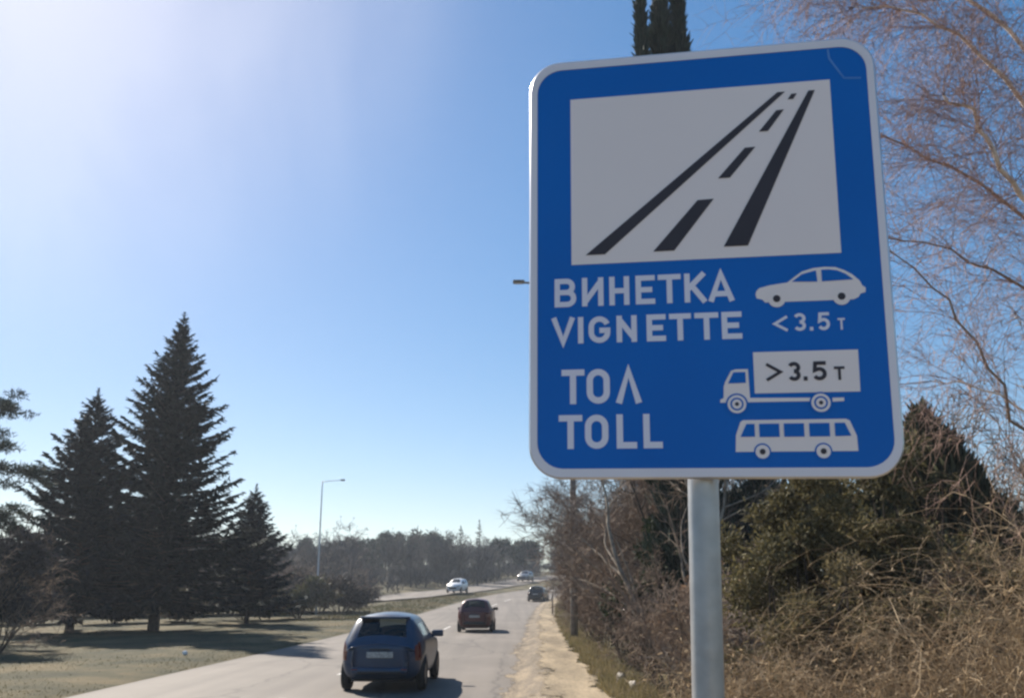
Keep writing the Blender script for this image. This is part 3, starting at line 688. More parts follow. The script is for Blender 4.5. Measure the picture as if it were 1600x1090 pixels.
def place_tree(name, label, cat, loc, crown, trunk, cm, tm, rz=0, s=(1, 1, 1), group=None, cname='crown', tname='trunk'):
    t = empty(name, (loc[0], loc[1], float(zg(loc[0], loc[1]))), rz); t.scale = s; tag(t, label, cat, group)
    o1 = link(cname, crown, None, t); o2 = link(tname, trunk, None, t) if trunk is not None else None
    for o_, m_ in ((o1, cm), (o2, tm)):
        if o_ is not None and not o_.data.materials: o_.data.materials.append(M[m_])
    return t

def cloud(n, blobs, ln, wd, seed, shell=.55, upbias=.25, orient=None):
    """leaf-sized faces spread through uneven blobs (x,y,z,rx,ry,rz)"""
    q = np.random.default_rng(seed); B = np.array(blobs, float); vol = B[:, 3] * B[:, 4] * B[:, 5]; pick = q.choice(len(B), n, p=vol / vol.sum())
    d = unit(q.normal(size=(n, 3))); rad = (shell + (1 - shell) * q.random(n)) * (q.random(n) ** .12) * (1 + .12 * q.normal(size=n))
    C = B[pick, :3] + d * rad[:, None] * B[pick, 3:6]
    keep = C[:, 2] > .03; C = C[keep]; d = d[keep]; n = len(C)
    D = unit(d * .8 + q.normal(size=(n, 3)) * .8 + np.array([0, 0, upbias])) if orient is None else unit(np.array(orient)[None] + q.normal(size=(n, 3)) * .35 + d * .3)
    L = q.uniform(.6, 1.4, n) * ln; W = q.uniform(.7, 1.3, n) * wd
    return blades(C, D, q.normal(size=(n, 3)), L, W, .4)

def sub_blobs(blobs, k, seed, f=.42):
    """break big blobs into clumps so the outline is uneven and gaps show"""
    q = np.random.default_rng(seed); out = []
    for b in blobs:
        for i in range(k):
            d = unit(q.normal(size=3)) * q.uniform(.35, 1.0); s = q.uniform(.7, 1.3) * f
            out.append((b[0] + d[0] * b[3], b[1] + d[1] * b[4], max(b[2] + d[2] * b[5], .2), b[3] * s, b[4] * s, b[5] * s * .85))
    return out

def grow(segs, p, d, L, r, level, prm, q, limit=14000):
    n_ = max(3, int(L / prm['step'][min(level, len(prm['step']) - 1)])); st = L / n_; tip = prm.get('tip', .35)
    nk = prm['kids'][level] if level < len(prm['kids']) else 0
    kid_at = sorted(q.randrange(max(1, int(n_ * prm.get('bare', .25))), n_ + 1) for _ in range(int(nk * q.uniform(.7, 1.3) + .5))) if nk else []
    up = prm['up'][min(level, len(prm['up']) - 1)]; wob = prm['wob'][min(level, len(prm['wob']) - 1)]
    for i in range(n_):
        d = (d + Vector((q.gauss(0, wob), q.gauss(0, wob), q.gauss(0, wob) + up))).normalized()
        r2 = r * (1 - (1 - tip) / n_ * 1.0) if i else r
        r0 = r * (1 - (1 - tip) * i / n_); r1 = r * (1 - (1 - tip) * (i + 1) / n_)
        p2 = p + d * st
        segs.append((p.x, p.y, p.z, p2.x, p2.y, p2.z, r0, r1, level)); p = p2
        if len(segs) > limit: return
        for _ in range(kid_at.count(i + 1)):
            ax = Vector((q.gauss(0, 1), q.gauss(0, 1), q.gauss(0, 1))).cross(d)
            if ax.length < 1e-3: continue
            ang = q.uniform(*prm['ang']); kd = Matrix.Rotation(ang, 3, ax.normalized()) @ d
            fr = (i + 1) / n_
            grow(segs, p.copy(), kd, L * q.uniform(*prm['ratio']) * (1.15 - .45 * fr), max(r1 * q.uniform(.5, .75), prm['rmin']), level + 1, prm, q, limit)

def bare_tree(seed, stems, prm, cut=1, limit=14000):
    """returns (twig mesh, trunk mesh). stems: list of (pos, dir, length, radius)"""
    q = random.Random(seed); segs = []
    for (p, d, L, r) in stems: grow(segs, Vector(p), Vector(d).normalized(), L, r, 0, prm, q, limit)
    s = np.array(segs); s = s[s[:, 5] > -.05]
    big = s[s[:, 8] <= cut]; tw = s[s[:, 8] > cut]
    return poly_mesh('twigs', *tubes(tw[:, :8], 3)), poly_mesh('trunk', *tubes(big[:, :8], 6))

SHRUB = dict(step=[.22, .18, .16, .14], kids=[7, 6, 4, 0], up=[.02, .015, .0, -.01], wob=[.10, .14, .17, .18], ang=(.4, 1.0), ratio=(.42, .66), rmin=.0045, bare=.15)
TREE = dict(step=[.35, .25, .2, .16, .14], kids=[8, 7, 6, 4, 0], up=[.03, .03, .015, -.01, -.02], wob=[.06, .11, .15, .18, .2], ang=(.4, 1.0), ratio=(.38, .6), rmin=.005, bare=.25)

# --- conifers left of the road
cA, tA = spruce_mesh(15.9, 5.2, 1.5, 1, .25, dens=2.0)
cB, tB = spruce_mesh(11.4, 5.0, 1.4, 2, .25, dens=2.0)
cC, tC = spruce_mesh(7.7, 3.3, 1.4, 3, .23, dens=2.2)
place_tree('spruce_tree', 'tallest spruce on the left with a pointed top', 'tree', (-17.6, 46.0), cA, tA, 'spruce', 'bark', 0.4, group='conifers on the left verge')
place_tree('spruce_tree', 'mid-sized blue-grey spruce left of the tallest spruce', 'tree', (-21.0, 44.5), cB, tB, 'spruce_blue', 'bark', 1.1, group='conifers on the left verge')
place_tree('spruce_tree', 'smallest spruce, right of the tallest spruce beside the road', 'tree', (-15.6, 55.0), cC, tC, 'spruce_blue', 'bark', 2.0, group='conifers on the left verge')
# pine at the frame edge: clumped crown on forked limbs
blobs = [(-.2, 0, 8.1, 1.1, 1.0, .75), (.9, .2, 7.5, 1.0, .9, .6), (-1.2, .1, 7.0, 1.2, 1, .6), (.6, -.4, 6.0, 1.3, 1.1, .55), (1.6, 0, 5.2, 1.1, 1, .5), (-1, .3, 5.2, 1.4, 1.2, .6), (.7, .2, 4.2, 1.5, 1.2, .6), (1.9, -.2, 3.7, 1.0, .9, .5), (-.9, 0, 3.8, 1.4, 1.2, .6), (.2, 0, 2.9, 1.6, 1.3, .6)]
V, F = cloud(24000, sub_blobs(blobs, 9, 5, .38), .13, .035, 6, .3)
segs = [(0, 0, -.2, 0, 0, 4, .17, .13), (0, 0, 4, -.1, 0, 7.9, .13, .04)] + [(0, 0, max(.8, b[2] - 1.2), b[0], b[1], b[2], .06, .015) for b in blobs]
place_tree('pine_tree', 'clumpy pine at the left edge of the picture', 'tree', (-23.5, 38.5), poly_mesh('crown', V, F), poly_mesh('trunk', *tubes(segs, 6)), 'pine', 'bark', 0, (1.4, 1.4, 1.3))

# --- left shrubs
SH = [bare_tree(20 + k, [((math.cos(a) * .25, math.sin(a) * .25, 0), (math.cos(a) * .55, math.sin(a) * .55, 1), 2.0 + .5 * math.sin(k + j), .026) for j, a in enumerate(np.linspace(0, 6.28, 11)[:-1])], dict(SHRUB, rmin=.007), 0, 9000) for k in range(3)]
def shrub(k, loc, s, label, cm='twig_brown', rz=0.0, name='bare_shrub', group=None, leaves=None, leaf_m=None):
    tw, tr = SH[k]
    t = empty(name, (loc[0], loc[1], float(zg(*loc)) - .02), rz); t.scale = s; tag(t, label, 'shrub', group)
    a = link('twigs', tw.copy(), None, t); a.data.materials.clear(); a.data.materials.append(M[cm])
    b = link('stems', tr, None, t)
    if not tr.materials: tr.materials.append(M['bark'])
    if leaves is not None: link('leaves', leaves, leaf_m, t)
    return t
lvs = poly_mesh('leaves', *cloud(5200, sub_blobs([(0, 0, 1.6, 1.9, 1.7, 1.3)], 14, 8, .4), .12, .07, 9, .3))
shrub(0, (-16.6, 30.0), (1.25, 1.1, 1.35), 'dark reddish brown bush at the left edge beside the lawn', 'twig_brown', .3, leaves=lvs, leaf_m='dim_leaf')
HB = [poly_mesh('leaves', *cloud(4200, sub_blobs([(0, 0, .75, 1.7, 1.1, .75)], 12, 30 + k, .42), .16, .09, 40 + k, .3)) for k in range(3)]
for m_ in HB: m_.materials.append(M['hedge_leaf'])
def low_hedge(k, loc, s, label, rz=0):
    t = empty('low_shrub', (loc[0], loc[1], float(zg(*loc))), rz); t.scale = s; tag(t, label, 'shrub', 'low shrubs behind the spruces')
    link('leaves', HB[k], None, t)
    st = [(q[0] * .1, q[1] * .1, 0, q[0], q[1], .9, .02, .008) for q in nr.normal(size=(9, 2)) * .6]
    link('stems', poly_mesh('stems', *tubes(st, 4)), 'bark', t)
LH = [(-32, 54, 'olive shrub at the far left of the row behind the spruces'), (-27.6, 55, 'low shrub behind the blue-grey spruce'), (-23.6, 55.5, 'low shrub between the trunks of the two larger spruces'), (-20.0, 57, 'low shrub just right of the tallest spruce trunk'), (-17.6, 61, 'low shrub behind the smallest spruce'), (-14.6, 64, 'low shrub at the right end of the row near the road')]
for k, (x, y, lb) in enumerate(LH): low_hedge(k % 3, (x, y), (1.6, 1.3, 1.4 + .15 * (k % 3)), lb, k * .7)
BS = [(-31, 66, 1.5, 'bare brown shrub far left behind the low shrubs'), (-25.5, 68, 1.6, 'bare shrub behind the gap between the larger spruces'), (-21.5, 70, 1.5, 'bare shrub behind the tallest spruce'), (-18.2, 73, 1.45, 'bare shrub behind the smallest spruce'), (-15.4, 74, 1.4, 'bare shrub at the foot of the far left street lamp'), (-13.2, 72, 1.05, 'rounded dark shrub at the end of the left row beside the road'), (-36, 62, 1.5, 'bare shrub left of the blue-grey spruce in the background')]
BLV = poly_mesh('leaves', *cloud(5600, sub_blobs([(0, 0, 1.25, 1.6, 1.5, 1.15)], 16, 28, .4), .22, .07, 29, .2)); BLV.materials.append(M['dim_leaf'])
for k, (x, y, s, lb) in enumerate(BS): shrub(k % 3, (x, y), (s * 1.45, s * 1.2, s), lb, ('twig_grey', 'twig_brown')[k % 2], k * 1.3, group='bare shrubs behind the left verge', leaves=BLV, leaf_m='dim_leaf')

# --- far wood: one mass of bare trees, plus the trees that stand out on its skyline
FT = []
prm = dict(TREE, step=[.8, .7, .6, .5], kids=[8, 6, 4, 0], rmin=.03, wob=[.05, .1, .14, .16])
for k in range(4):
    q = random.Random(60 + k); sg = []
    grow(sg, Vector((0, 0, 0)), Vector((0, 0, 1)), 7.0, .13, 0, prm, q, 900); FT.append(np.array(sg)[:, :8])
def far_wood(name, spots, seed, m, lab):
    q = np.random.default_rng(seed); out = []
    for (x, y, h) in spots:
        s = FT[q.integers(4)].copy(); a = q.uniform(0, 6.28); c, d = math.cos(a), math.sin(a); f = h / 8.0
        for o_ in (0, 3):
            X_, Y_ = s[:, o_].copy(), s[:, o_ + 1].copy()
            s[:, o_] = (c * X_ - d * Y_) * f * 1.15 + x; s[:, o_ + 1] = (d * X_ + c * Y_) * f * 1.15 + y; s[:, o_ + 2] = s[:, o_ + 2] * f + float(zg(x, y)) - .2
        s[:, 6:] *= max(1.0, y / 140); out.append(s)
    o_ = link(name, poly_mesh(name, *tubes(np.concatenate(out), 3)), m); return tag(o_, lab, 'wood', kind='stuff')
spots = []
q = np.random.default_rng(5)
def opp_y(x): return float(np.interp(x, [p[0] for p in OPP], [p[1] for p in OPP]))
while len(spots) < 420:
    x = q.uniform(-110, 42); y = q.uniform(78, 215)
    if y < opp_y(x) + 7 + q.random() * 3: continue
    if x > 8 and y < 178 and x > float(xl(min(y, 199))) - 6: continue
    spots.append((x, y, q.uniform(4.6, 7.2) * (1 if y < 150 else .9)))
far_wood('bare_wood', spots, 6, 'twig_far', 'bare brown wood rising beyond the opposite carriageway')
# undergrowth of the wood
V_, F_ = [], []
bl = [(x + q.normal() * 2, y + q.normal() * 2, float(zg(x, y)) + .9, 2.2, 1.8, 1.3) for (x, y, h) in spots for _ in range(2)]
bl = [b for b in bl if b[1] > opp_y(b[0]) + 6]
bl += [(x, y, float(zg(x, y)) + h * .62, 1.7, 1.7, h * .36) for (x, y, h) in spots]
V_, F_ = cloud(150000, bl, .7, .10, 15, .15, orient=(0, 0, .8))
tag(link('wood_undergrowth', poly_mesh('wood_undergrowth', V_, F_), 'twig_far'), 'brown undergrowth at the foot of the far wood', 'undergrowth', kind='stuff')
fcs = [spruce_mesh(7.5, 1.6, .3, 70, .5, .6), spruce_mesh(6.5, 1.5, .3, 71, .5, .6)]
FC = [(-10.9, 152, 1.0, 0, 'shortest of three pointed conifers on the far skyline'), (-8.4, 150, 1.25, 1, 'middle pointed conifer of three on the far skyline'), (-5.4, 151, 1.22, 0, 'rightmost pointed conifer of three on the far skyline')]
for x, y, s, k, lb in FC:
    c_, t_ = fcs[k]; place_tree('distant_conifer', lb, 'tree', (x, y), c_, t_, 'far_green', 'bark', x, (s, s, s), 'conifers on the skyline')
FR = [(-33, 150, 7.2, 'rounded dark tree at the left end of the far skyline, right of the street lamp'), (-26.5, 152, 7.6, 'second rounded dark tree from the left on the far skyline'), (-20.6, 150, 8.6, 'broad rounded tree near the middle of the far skyline'), (-16.8, 152, 9.0, 'rounded tree left of the three pointed conifers on the skyline'), (-52, 120, 6.5, 'rounded dark tree seen right of the smallest spruce far behind'), (-41, 140, 6.6, 'rounded tree directly behind the slender street lamp'), (-13.2, 156, 8.4, 'rounded tree just left of the shortest pointed conifer'), (-2.2, 158, 7.6, 'rounded tree just right of the pointed conifers'), (2.2, 160, 6.8, 'rounded tree at the right end of the far skyline by the hedge'), (-29.8, 156, 7.0, 'smaller rounded tree between the two leftmost skyline trees'), (-23.6, 158, 7.8, 'rounded tree tucked behind the middle of the far skyline')]
for k, (x, y, h, lb) in enumerate(FR):
    bb = sub_blobs([(0, 0, h * .62, h * .34, h * .34, h * .32)], 14, 80 + k, .45)
    V_, F_ = cloud(2600, bb, .5, .2, 90 + k, .3); st = [(0, 0, -.2, 0, 0, h * .7, .2, .08)] + [(0, 0, h * .3, b[0], b[1], b[2], .07, .03) for b in bb[:6]]
    place_tree('distant_tree', lb, 'tree', (x, y), poly_mesh('crown', V_, F_), poly_mesh('trunk', *tubes(st, 5)), 'far_green', 'bark', group='rounded trees on the skyline')

# --- right side, from far to near: bare hedge trees along the path
BT = []
for k in range(4):
    st = [((q_ * .35, .2 * (j - 1), 0), (.22 * (j - 1.5) + .05 * k, .2 * math.sin(j * 2 + k), 1), 3.6 + .5 * math.sin(k * 2 + j), .055) for j, q_ in enumerate((-1, 0, 1, .4))]
    BT.append(bare_tree(100 + k, st, dict(TREE, kids=[9, 7, 5, 0], rmin=.0065, ratio=(.36, .58)), 1, 15000))
for k in range(4):                                        # fine outer twigs of the crown
    q_ = np.random.default_rng(150 + k); me_ = BT[k][0]; co = np.empty(len(me_.vertices) * 3, dtype=np.float32); me_.vertices.foreach_get('co', co); co = co.reshape(-1, 3)
    C_ = co[q_.choice(len(co), 6500)]; sel = C_[:, 2] > .5; C_ = C_[sel]; m_ = len(C_)
    D_ = unit(q_.normal(size=(m_, 3)) + np.array([0, 0, .4]) + C_ * np.array([.25, .25, 0])); L_ = q_.uniform(.15, .5, m_)
    nv, nf = blades(C_, D_, q_.normal(size=(m_, 3)), L_, np.full(m_, .014), .4)
    of = np.empty(len(me_.loops), dtype=np.int32); me_.loops.foreach_get('vertex_index', of)
    V_, F_ = joined([(co, of.reshape(-1, 4)), (nv, nf)]); BT[k] = (poly_mesh('twigs', V_, F_), BT[k][1])
def bare(k, loc, s, label, cm, tm, rz, group='bare trees of the roadside hedge'):
    t = empty('bare_tree', (loc[0], loc[1], float(zg(*loc)) - .03), rz); t.scale = s; tag(t, label, 'tree', group)
    a = link('twigs', BT[k][0].copy(), None, t); a.data.materials.clear(); a.data.materials.append(M[cm])
    b = link('trunk', BT[k][1].copy(), None, t); b.data.materials.clear(); b.data.materials.append(M[tm])
BL = [(3.5, 27.5, 1.15, 'bare brown hedge tree nearest behind the tall lamp post, left of the sign post'), (4.0, 33, 1.05, 'bare brown hedge tree just in front of the tall lamp post'), (3.7, 41, 1.0, 'bare hedge tree just beyond the tall lamp post'), (4.6, 48, 1.05, 'second bare hedge tree beyond the tall lamp post'), (4.4, 57, 1.0, 'third bare hedge tree beyond the tall lamp post'), (5.3, 67, 1.0, 'fourth bare hedge tree beyond the tall lamp post'), (6.3, 78, 1.0, 'fifth bare hedge tree beyond the tall lamp post'), (8.3, 90, 1.05, 'bare hedge tree beside the far bend'), (12, 101, 1.15, 'farthest bare hedge tree on the inside of the bend'), (7.0, 30, 1.2, 'bare tree behind the first row of the roadside hedge'), (8.0, 44, 1.15, 'bare tree in the second row of the hedge'), (9.0, 60, 1.1, 'farther bare tree in the second row of the hedge'), (5.2, 29.5, 1.2, 'bare tree showing just left of the cypress below the sign'), (5.6, 36, 1.2, 'bare tree filling the hedge behind the lamp post'), (6.2, 52, 1.15, 'bare tree between the two rows of the hedge'), (4.9, 38.5, 1.35, 'taller bare tree in the hedge just past the lamp post'), (5.8, 43, 1.4, 'tallest bare tree showing between lamp post and cypress'), (4.6, 25.2, 1.2, 'dense bare tree beside the ivy bush under the sign'), (6.4, 33, 1.4, 'tall bare tree behind the low dark evergreen')]
for k, (x, y, s, lb) in enumerate(BL): bare(k % 4, (x, y), (s, s, s), lb, 'twig_brown' if k % 3 else 'twig_grey', 'pale_bark' if k in (0, 4) else 'bark', k * 1.9)
for k, (x, y, s, lb) in enumerate([(3.0, 24.5, .95, 'low bare shrub at the hedge foot nearest the grass edge'), (3.1, 30.5, .95, 'low bare shrub at the foot of the first hedge trees'), (3.3, 38.5, .9, 'low bare shrub right behind the foot of the lamp post'), (3.7, 45, .9, 'low bare shrub beyond the lamp post'), (4.0, 53, .9, 'low bare shrub midway along the hedge'), (4.7, 62, .95, 'low bare shrub on the far half of the hedge'), (5.6, 73, .95, 'low bare shrub near the bend'), (7.0, 84, 1.0, 'low bare shrub at the bend'), (10, 95, 1.1, 'low bare shrub past the bend')]):
    shrub(k % 3, (x, y), (s * .8, s, s), lb, 'twig_brown', k * 2.1, group='low bare shrubs along the hedge foot')

# cypress behind the sign
def cypress(h, tops, seed, n):
    q = np.random.default_rng(seed); Cs = []; Ds = []; Ls = []
    for (dx, dy, ht, r) in tops:
        z = q.random(n) ** .8 * ht; u = z / ht; a_ = q.uniform(0, 6.28, n)
        rad = r * np.minimum(1, (u / .08 + .35)) * np.clip(1 - u, 0, 1) ** .62 * (1 + .22 * np.sin(z * 3.1 + dx * 5) + .2 * np.sin(z * 7.3 + 2 * a_) + .15 * np.sin(z * 13 + 3 * a_))
        a = a_; rr = rad * (.45 + .6 * q.random(n) ** .6)
        C = np.stack([dx * np.minimum(1, u * 1.25) + rr * np.cos(a), dy + rr * np.sin(a), z], 1)
        Cs.append(C); Ds.append(np.stack([np.cos(a) * .35, np.sin(a) * .35, np.ones(n)], 1) + q.normal(size=(n, 3)) * .18); Ls.append(q.uniform(.16, .45, n))
    C, D, L = np.concatenate(Cs), np.concatenate(Ds), np.concatenate(Ls)
    V, F = blades(C, D, q.normal(size=C.shape), L, L * .3, .15)
    segs = [(0, 0, -.2, 0, 0, 1.5, .22, .18)] + [(0, 0, 1.2, dx, dy, ht * .9, .12, .03) for (dx, dy, ht, r) in tops]
    return poly_mesh('crown', V, F), poly_mesh('trunk', *tubes(segs, 6))
c_, t_ = cypress(21, [(-.10, 0, 19.7, .62), (.44, .1, 19.2, .46), (-.68, -.1, 17.95, .40), (-.05, .2, 17.7, .95)], 31, 9000)
place_tree('cypress_tree', 'tall dark cypress whose tips rise above the top of the sign', 'tree', (4.35, 22.3), c_, t_, 'cypress', 'bark')
# pale forked tree and ivy below the sign's left half
PT = bare_tree(140, [((0, 0, 0), (-.28, 0, 1), 4.8, .075), ((.1, 0, 0), (.12, .1, 1), 5.0, .07), ((.05, .1, 0), (-.05, -.1, 1), 4.5, .055)], dict(TREE, kids=[8, 6, 5, 0], rmin=.006, wob=[.09, .13, .16, .18]), 1, 12000)
t = empty('forked_tree', (3.45, 20.3, float(zg(3.45, 20.3)))); tag(t, 'bare tree with pale forked limbs below the sign, left of its post', 'tree')
link('twigs', PT[0], 'twig_brown', t); link('trunk', PT[1], 'pale_bark', t)
def leafy(name, label, loc, blobs, k, n, ln, wd, m, seed, f=.4, shell=.3, rz=0, cat='shrub', stems=14, orient=None):
    t = empty(name, (loc[0], loc[1], float(zg(*loc))), rz); tag(t, label, cat)
    bb = sub_blobs(blobs, k, seed, f); V_, F_ = cloud(n, bb, ln, wd, seed + 1, shell, orient=orient)
    link('foliage', poly_mesh('foliage', V_, F_), m, t)
    q = np.random.default_rng(seed + 2); st = []
    for i in range(stems):
        b = bb[q.integers(len(bb))]; a = np.array([b[0] * .2, b[1] * .2, 0]); c = np.array(b[:3]); mm = (a + c) / 2 + q.normal(size=3) * .15
        st += [(*a, *mm, .03, .02), (*mm, *c, .02, .008)]
    link('stems', poly_mesh('stems', *tubes(st, 5)), 'bark', t)
    return t
leafy('ivy_bush', 'dark ivy-green bush under the left half of the sign', (3.3, 22.6), [(0, 0, 1.4, .95, .9, 1.3), (.4, .1, 2.6, .7, .7, .9)], 13, 5200, .10, .08, 'ivy', 200)
leafy('dark_evergreen', 'dense dark evergreen right behind the sign post', (5.9, 26.0), [(0, 0, 2.2, 1.9, 1.6, 2.1), (-.2, 0, 4.6, 1.6, 1.4, 1.7), (1.5, .5, 3.4, 1.5, 1.4, 2.2)], 16, 13000, .22, .07, 'cypress', 210, orient=(0, 0, .8))
leafy('dark_evergreen', 'low dark evergreen left of the sign post behind the pale forked tree', (5.0, 30.5), [(0, 0, 1.8, 1.5, 1.2, 1.8), (.4, 0, 3.6, 1.2, 1.0, 1.5)], 16, 9000, .22, .06, 'cypress', 218, orient=(0, 0, .8))
leafy('dark_evergreen', 'dense dark evergreen farther right behind the olive bush', (8.6, 22.5), [(0, 0, 2.0, 2.0, 1.6, 2.0), (0, 0, 4.0, 1.5, 1.4, 1.4)], 16, 12000, .22, .07, 'juniper', 215, orient=(0, 0, .8))
leafy('olive_bush', 'olive green bush right of the sign post below the sign', (4.15, 13.6), [(0, 0, 1.5, 1.25, 1.1, 1.35), (.3, 0, 2.75, 1.0, .9, .85)], 20, 15000, .075, .038, 'olive', 220, .34)
leafy('olive_bush', 'larger olive green bush under the lower right corner of the sign', (5.75, 13.8), [(0, 0, 1.6, 1.3, 1.1, 1.5), (-.2, 0, 3.0, 1.05, .9, .9)], 20, 16000, .075, .038, 'olive', 230, .34)
# juniper with feathery upright tips
c_, t_ = cypress(5.6, [(0, 0, 4.75, .75), (-.6, .1, 3.9, .65), (.7, 0, 3.8, .75), (.25, -.4, 4.2, .6), (1.25, .1, 3.1, .75), (-1.05, -.1, 3.3, .65)], 41, 3300)
place_tree('juniper_tree', 'dark pointed juniper right of the sign corner', 'tree', (7.5, 16.2), c_, t_, 'juniper', 'bark')
for k, (x, y, s, lb, cm) in enumerate([(2.75, 16.6, (.62, .9, .72), 'reddish brown bare shrub at the bottom, just left of the sign post', 'twig_brown'), (3.1, 18.6, (.7, .9, .85), 'brown bare shrub behind the one left of the sign post', 'twig_brown'), (3.6, 15.2, (.8, .8, .8), 'brown bare shrub just right of the sign post', 'twig_grey'), (6.9, 13.0, (.8, .8, .85), 'brown bare shrub between the olive bush and the straw thicket', 'twig_brown'), (11.6, 18.5, (1.2, 1.2, 1.7), 'tall bare shrub at the right edge behind the juniper', 'twig_brown'), (8.2, 13.4, (1.0, 1.1, 1.1), 'bare tan shrub at the right edge in front of the juniper', 'twig_brown'), (11.5, 20, (1.6, 1.5, 2.4), 'tallest bare shrub at the right edge against the sky', 'twig_grey')]):
    shrub((k + 1) % 3, (x, y), s, lb, cm, k * 1.7 + .5)
# hedge floor fill: brown leaves
leafy('withered_bush', 'withered brown leafy bush at the foot of the hedge left of the sign post', (3.5, 17.2), [(0, 0, .8, .95, 1.3, .8), (.2, 1.0, 1.3, .8, .9, 1.0)], 14, 5200, .085, .05, 'brown_leaf', 240)
leafy('withered_bush', 'withered reddish brown bush in front of the olive bushes', (5.6, 12.3), [(0, 0, .9, .9, .8, .9), (.6, .2, 1.5, .7, .6, .8)], 14, 3800, .075, .045, 'brown_leaf', 250)

leafy('scrub_bush', 'soft olive brown scrub bush at the bottom right of the sign post', (3.75, 11.6), [(0, 0, .8, 1.1, .9, .8), (.5, .2, 1.35, .9, .8, .75)], 18, 9000, .06, .028, 'scrub_leaf', 260, .36)
leafy('scrub_bush', 'soft olive brown scrub bush at the bottom between the brambles', (5.2, 11.0), [(0, 0, .9, 1.1, .8, .9), (.6, .2, 1.6, .9, .7, .8)], 18, 9000, .06, .028, 'scrub_leaf', 270, .36)
# straw-coloured brambles, near right
def bramble(seed, rx, ry, h, n, leaves):
    q = random.Random(seed); segs = []; lp = []
    for i in range(n):
        a = q.uniform(0, 6.28); rr = q.random() ** .5; p = Vector((math.cos(a) * rr * rx * .9, math.sin(a) * rr * ry * .9, 0)); hh = h * q.uniform(.45, 1.1) * (1 - .35 * rr ** 2)
        d = Vector((q.gauss(0, .35), q.gauss(0, .35), 1)).normalized(); L = hh * q.uniform(1.1, 1.9); m_ = 13; st = L / m_; r = q.uniform(.0022, .0055)
        for k in range(m_):
            u = k / m_
            d = (d + Vector((q.gauss(0, .20), q.gauss(0, .20), q.gauss(0, .14) - (.34 * u if p.z > hh * .5 else -.04)))).normalized()
            p2 = p + d * st; segs.append((*p, *p2, r * (1 - .6 * u), r * (1 - .6 * (u + 1 / m_)))); p = p2
            if q.random() < .5:
                e = Vector((q.gauss(0, 1), q.gauss(0, 1), q.gauss(0, .7))).normalized() * q.uniform(.08, .32); segs.append((*p, *(p + e), r * .55, r * .25))
                e2 = Vector((q.gauss(0, 1), q.gauss(0, 1), q.gauss(0, .7))).normalized() * q.uniform(.05, .2); segs.append((*(p + e), *(p + e + e2), r * .4, r * .2))
            if q.random() < leaves: lp.append(tuple(p))
    s = np.array(segs); s = s[(s[:, 2] > -.05) & (s[:, 5] > -.05)]
    lp = np.array(lp); qq = np.random.default_rng(seed); m_ = len(lp)
    lv = blades(lp, qq.normal(size=(m_, 3)), qq.normal(size=(m_, 3)), qq.uniform(.025, .065, m_), qq.uniform(.01, .026, m_), .3)
    return poly_mesh('stems', *tubes(s, 3)), poly_mesh('dead_leaves', *lv)
for k, (x, y, rx, ry, h, n_, lf, lb) in enumerate([(5.15, 8.8, 1.3, 1.2, 2.45, 520, .30, 'large tangle of straw-coloured brambles at the right edge'), (3.85, 9.3, 1.2, 1.0, 1.4, 260, .30, 'lower tangle of straw-coloured brambles at the bottom right'), (2.75, 11.0, .95, 1.1, 1.35, 320, .35, 'small brown bramble thicket at the bottom just right of the sign post'), (6.6, 10.6, 1.4, 1.2, 2.9, 380, .35, 'tall bramble thicket at the right edge in front of the juniper'), (4.4, 11.2, 1.2, 1.0, 1.45, 160, .35, 'bramble thicket before the olive bushes')]):
    a_, b_ = bramble(300 + k, rx, ry, h, n_, lf)
    t = empty('bramble_thicket', (x, y, float(zg(x, y)))); tag(t, lb, 'bramble', 'bramble thickets near the sign')
    link('stems', a_, 'straw', t); link('dead_leaves', b_, 'straw_leaf', t)

# birch at the right edge: white limbs reach into the picture, thin twigs hang
birch = empty('birch_tree', (6.15, 8.4, float(zg(6.15, 8.4)))); tag(birch, 'birch at the right edge with white limbs and hanging reddish twigs', 'tree')
q = random.Random(77); limb, twig = [], []
def to_l(p): return Vector(p) - Vector(birch.location)
tr_pts = [(6.15, 8.4, -.1), (6.2, 8.42, 1.6), (6.08, 8.36, 3.2), (6.16, 8.3, 5.0), (6.05, 8.35, 7.0), (6.1, 8.4, 9.6)]
def polyl(pts, r0, r1, out):
    P = [to_l(p) for p in pts]; n_ = len(P) - 1
    for i in range(n_): out.append((*P[i], *P[i + 1], r0 + (r1 - r0) * i / n_, r0 + (r1 - r0) * (i + 1) / n_))
    return P
link('trunk', tube_path([tuple(to_l(p)) for p in tr_pts], [.13, .12, .105, .085, .06, .015], 10), 'birch_bark', birch, True)
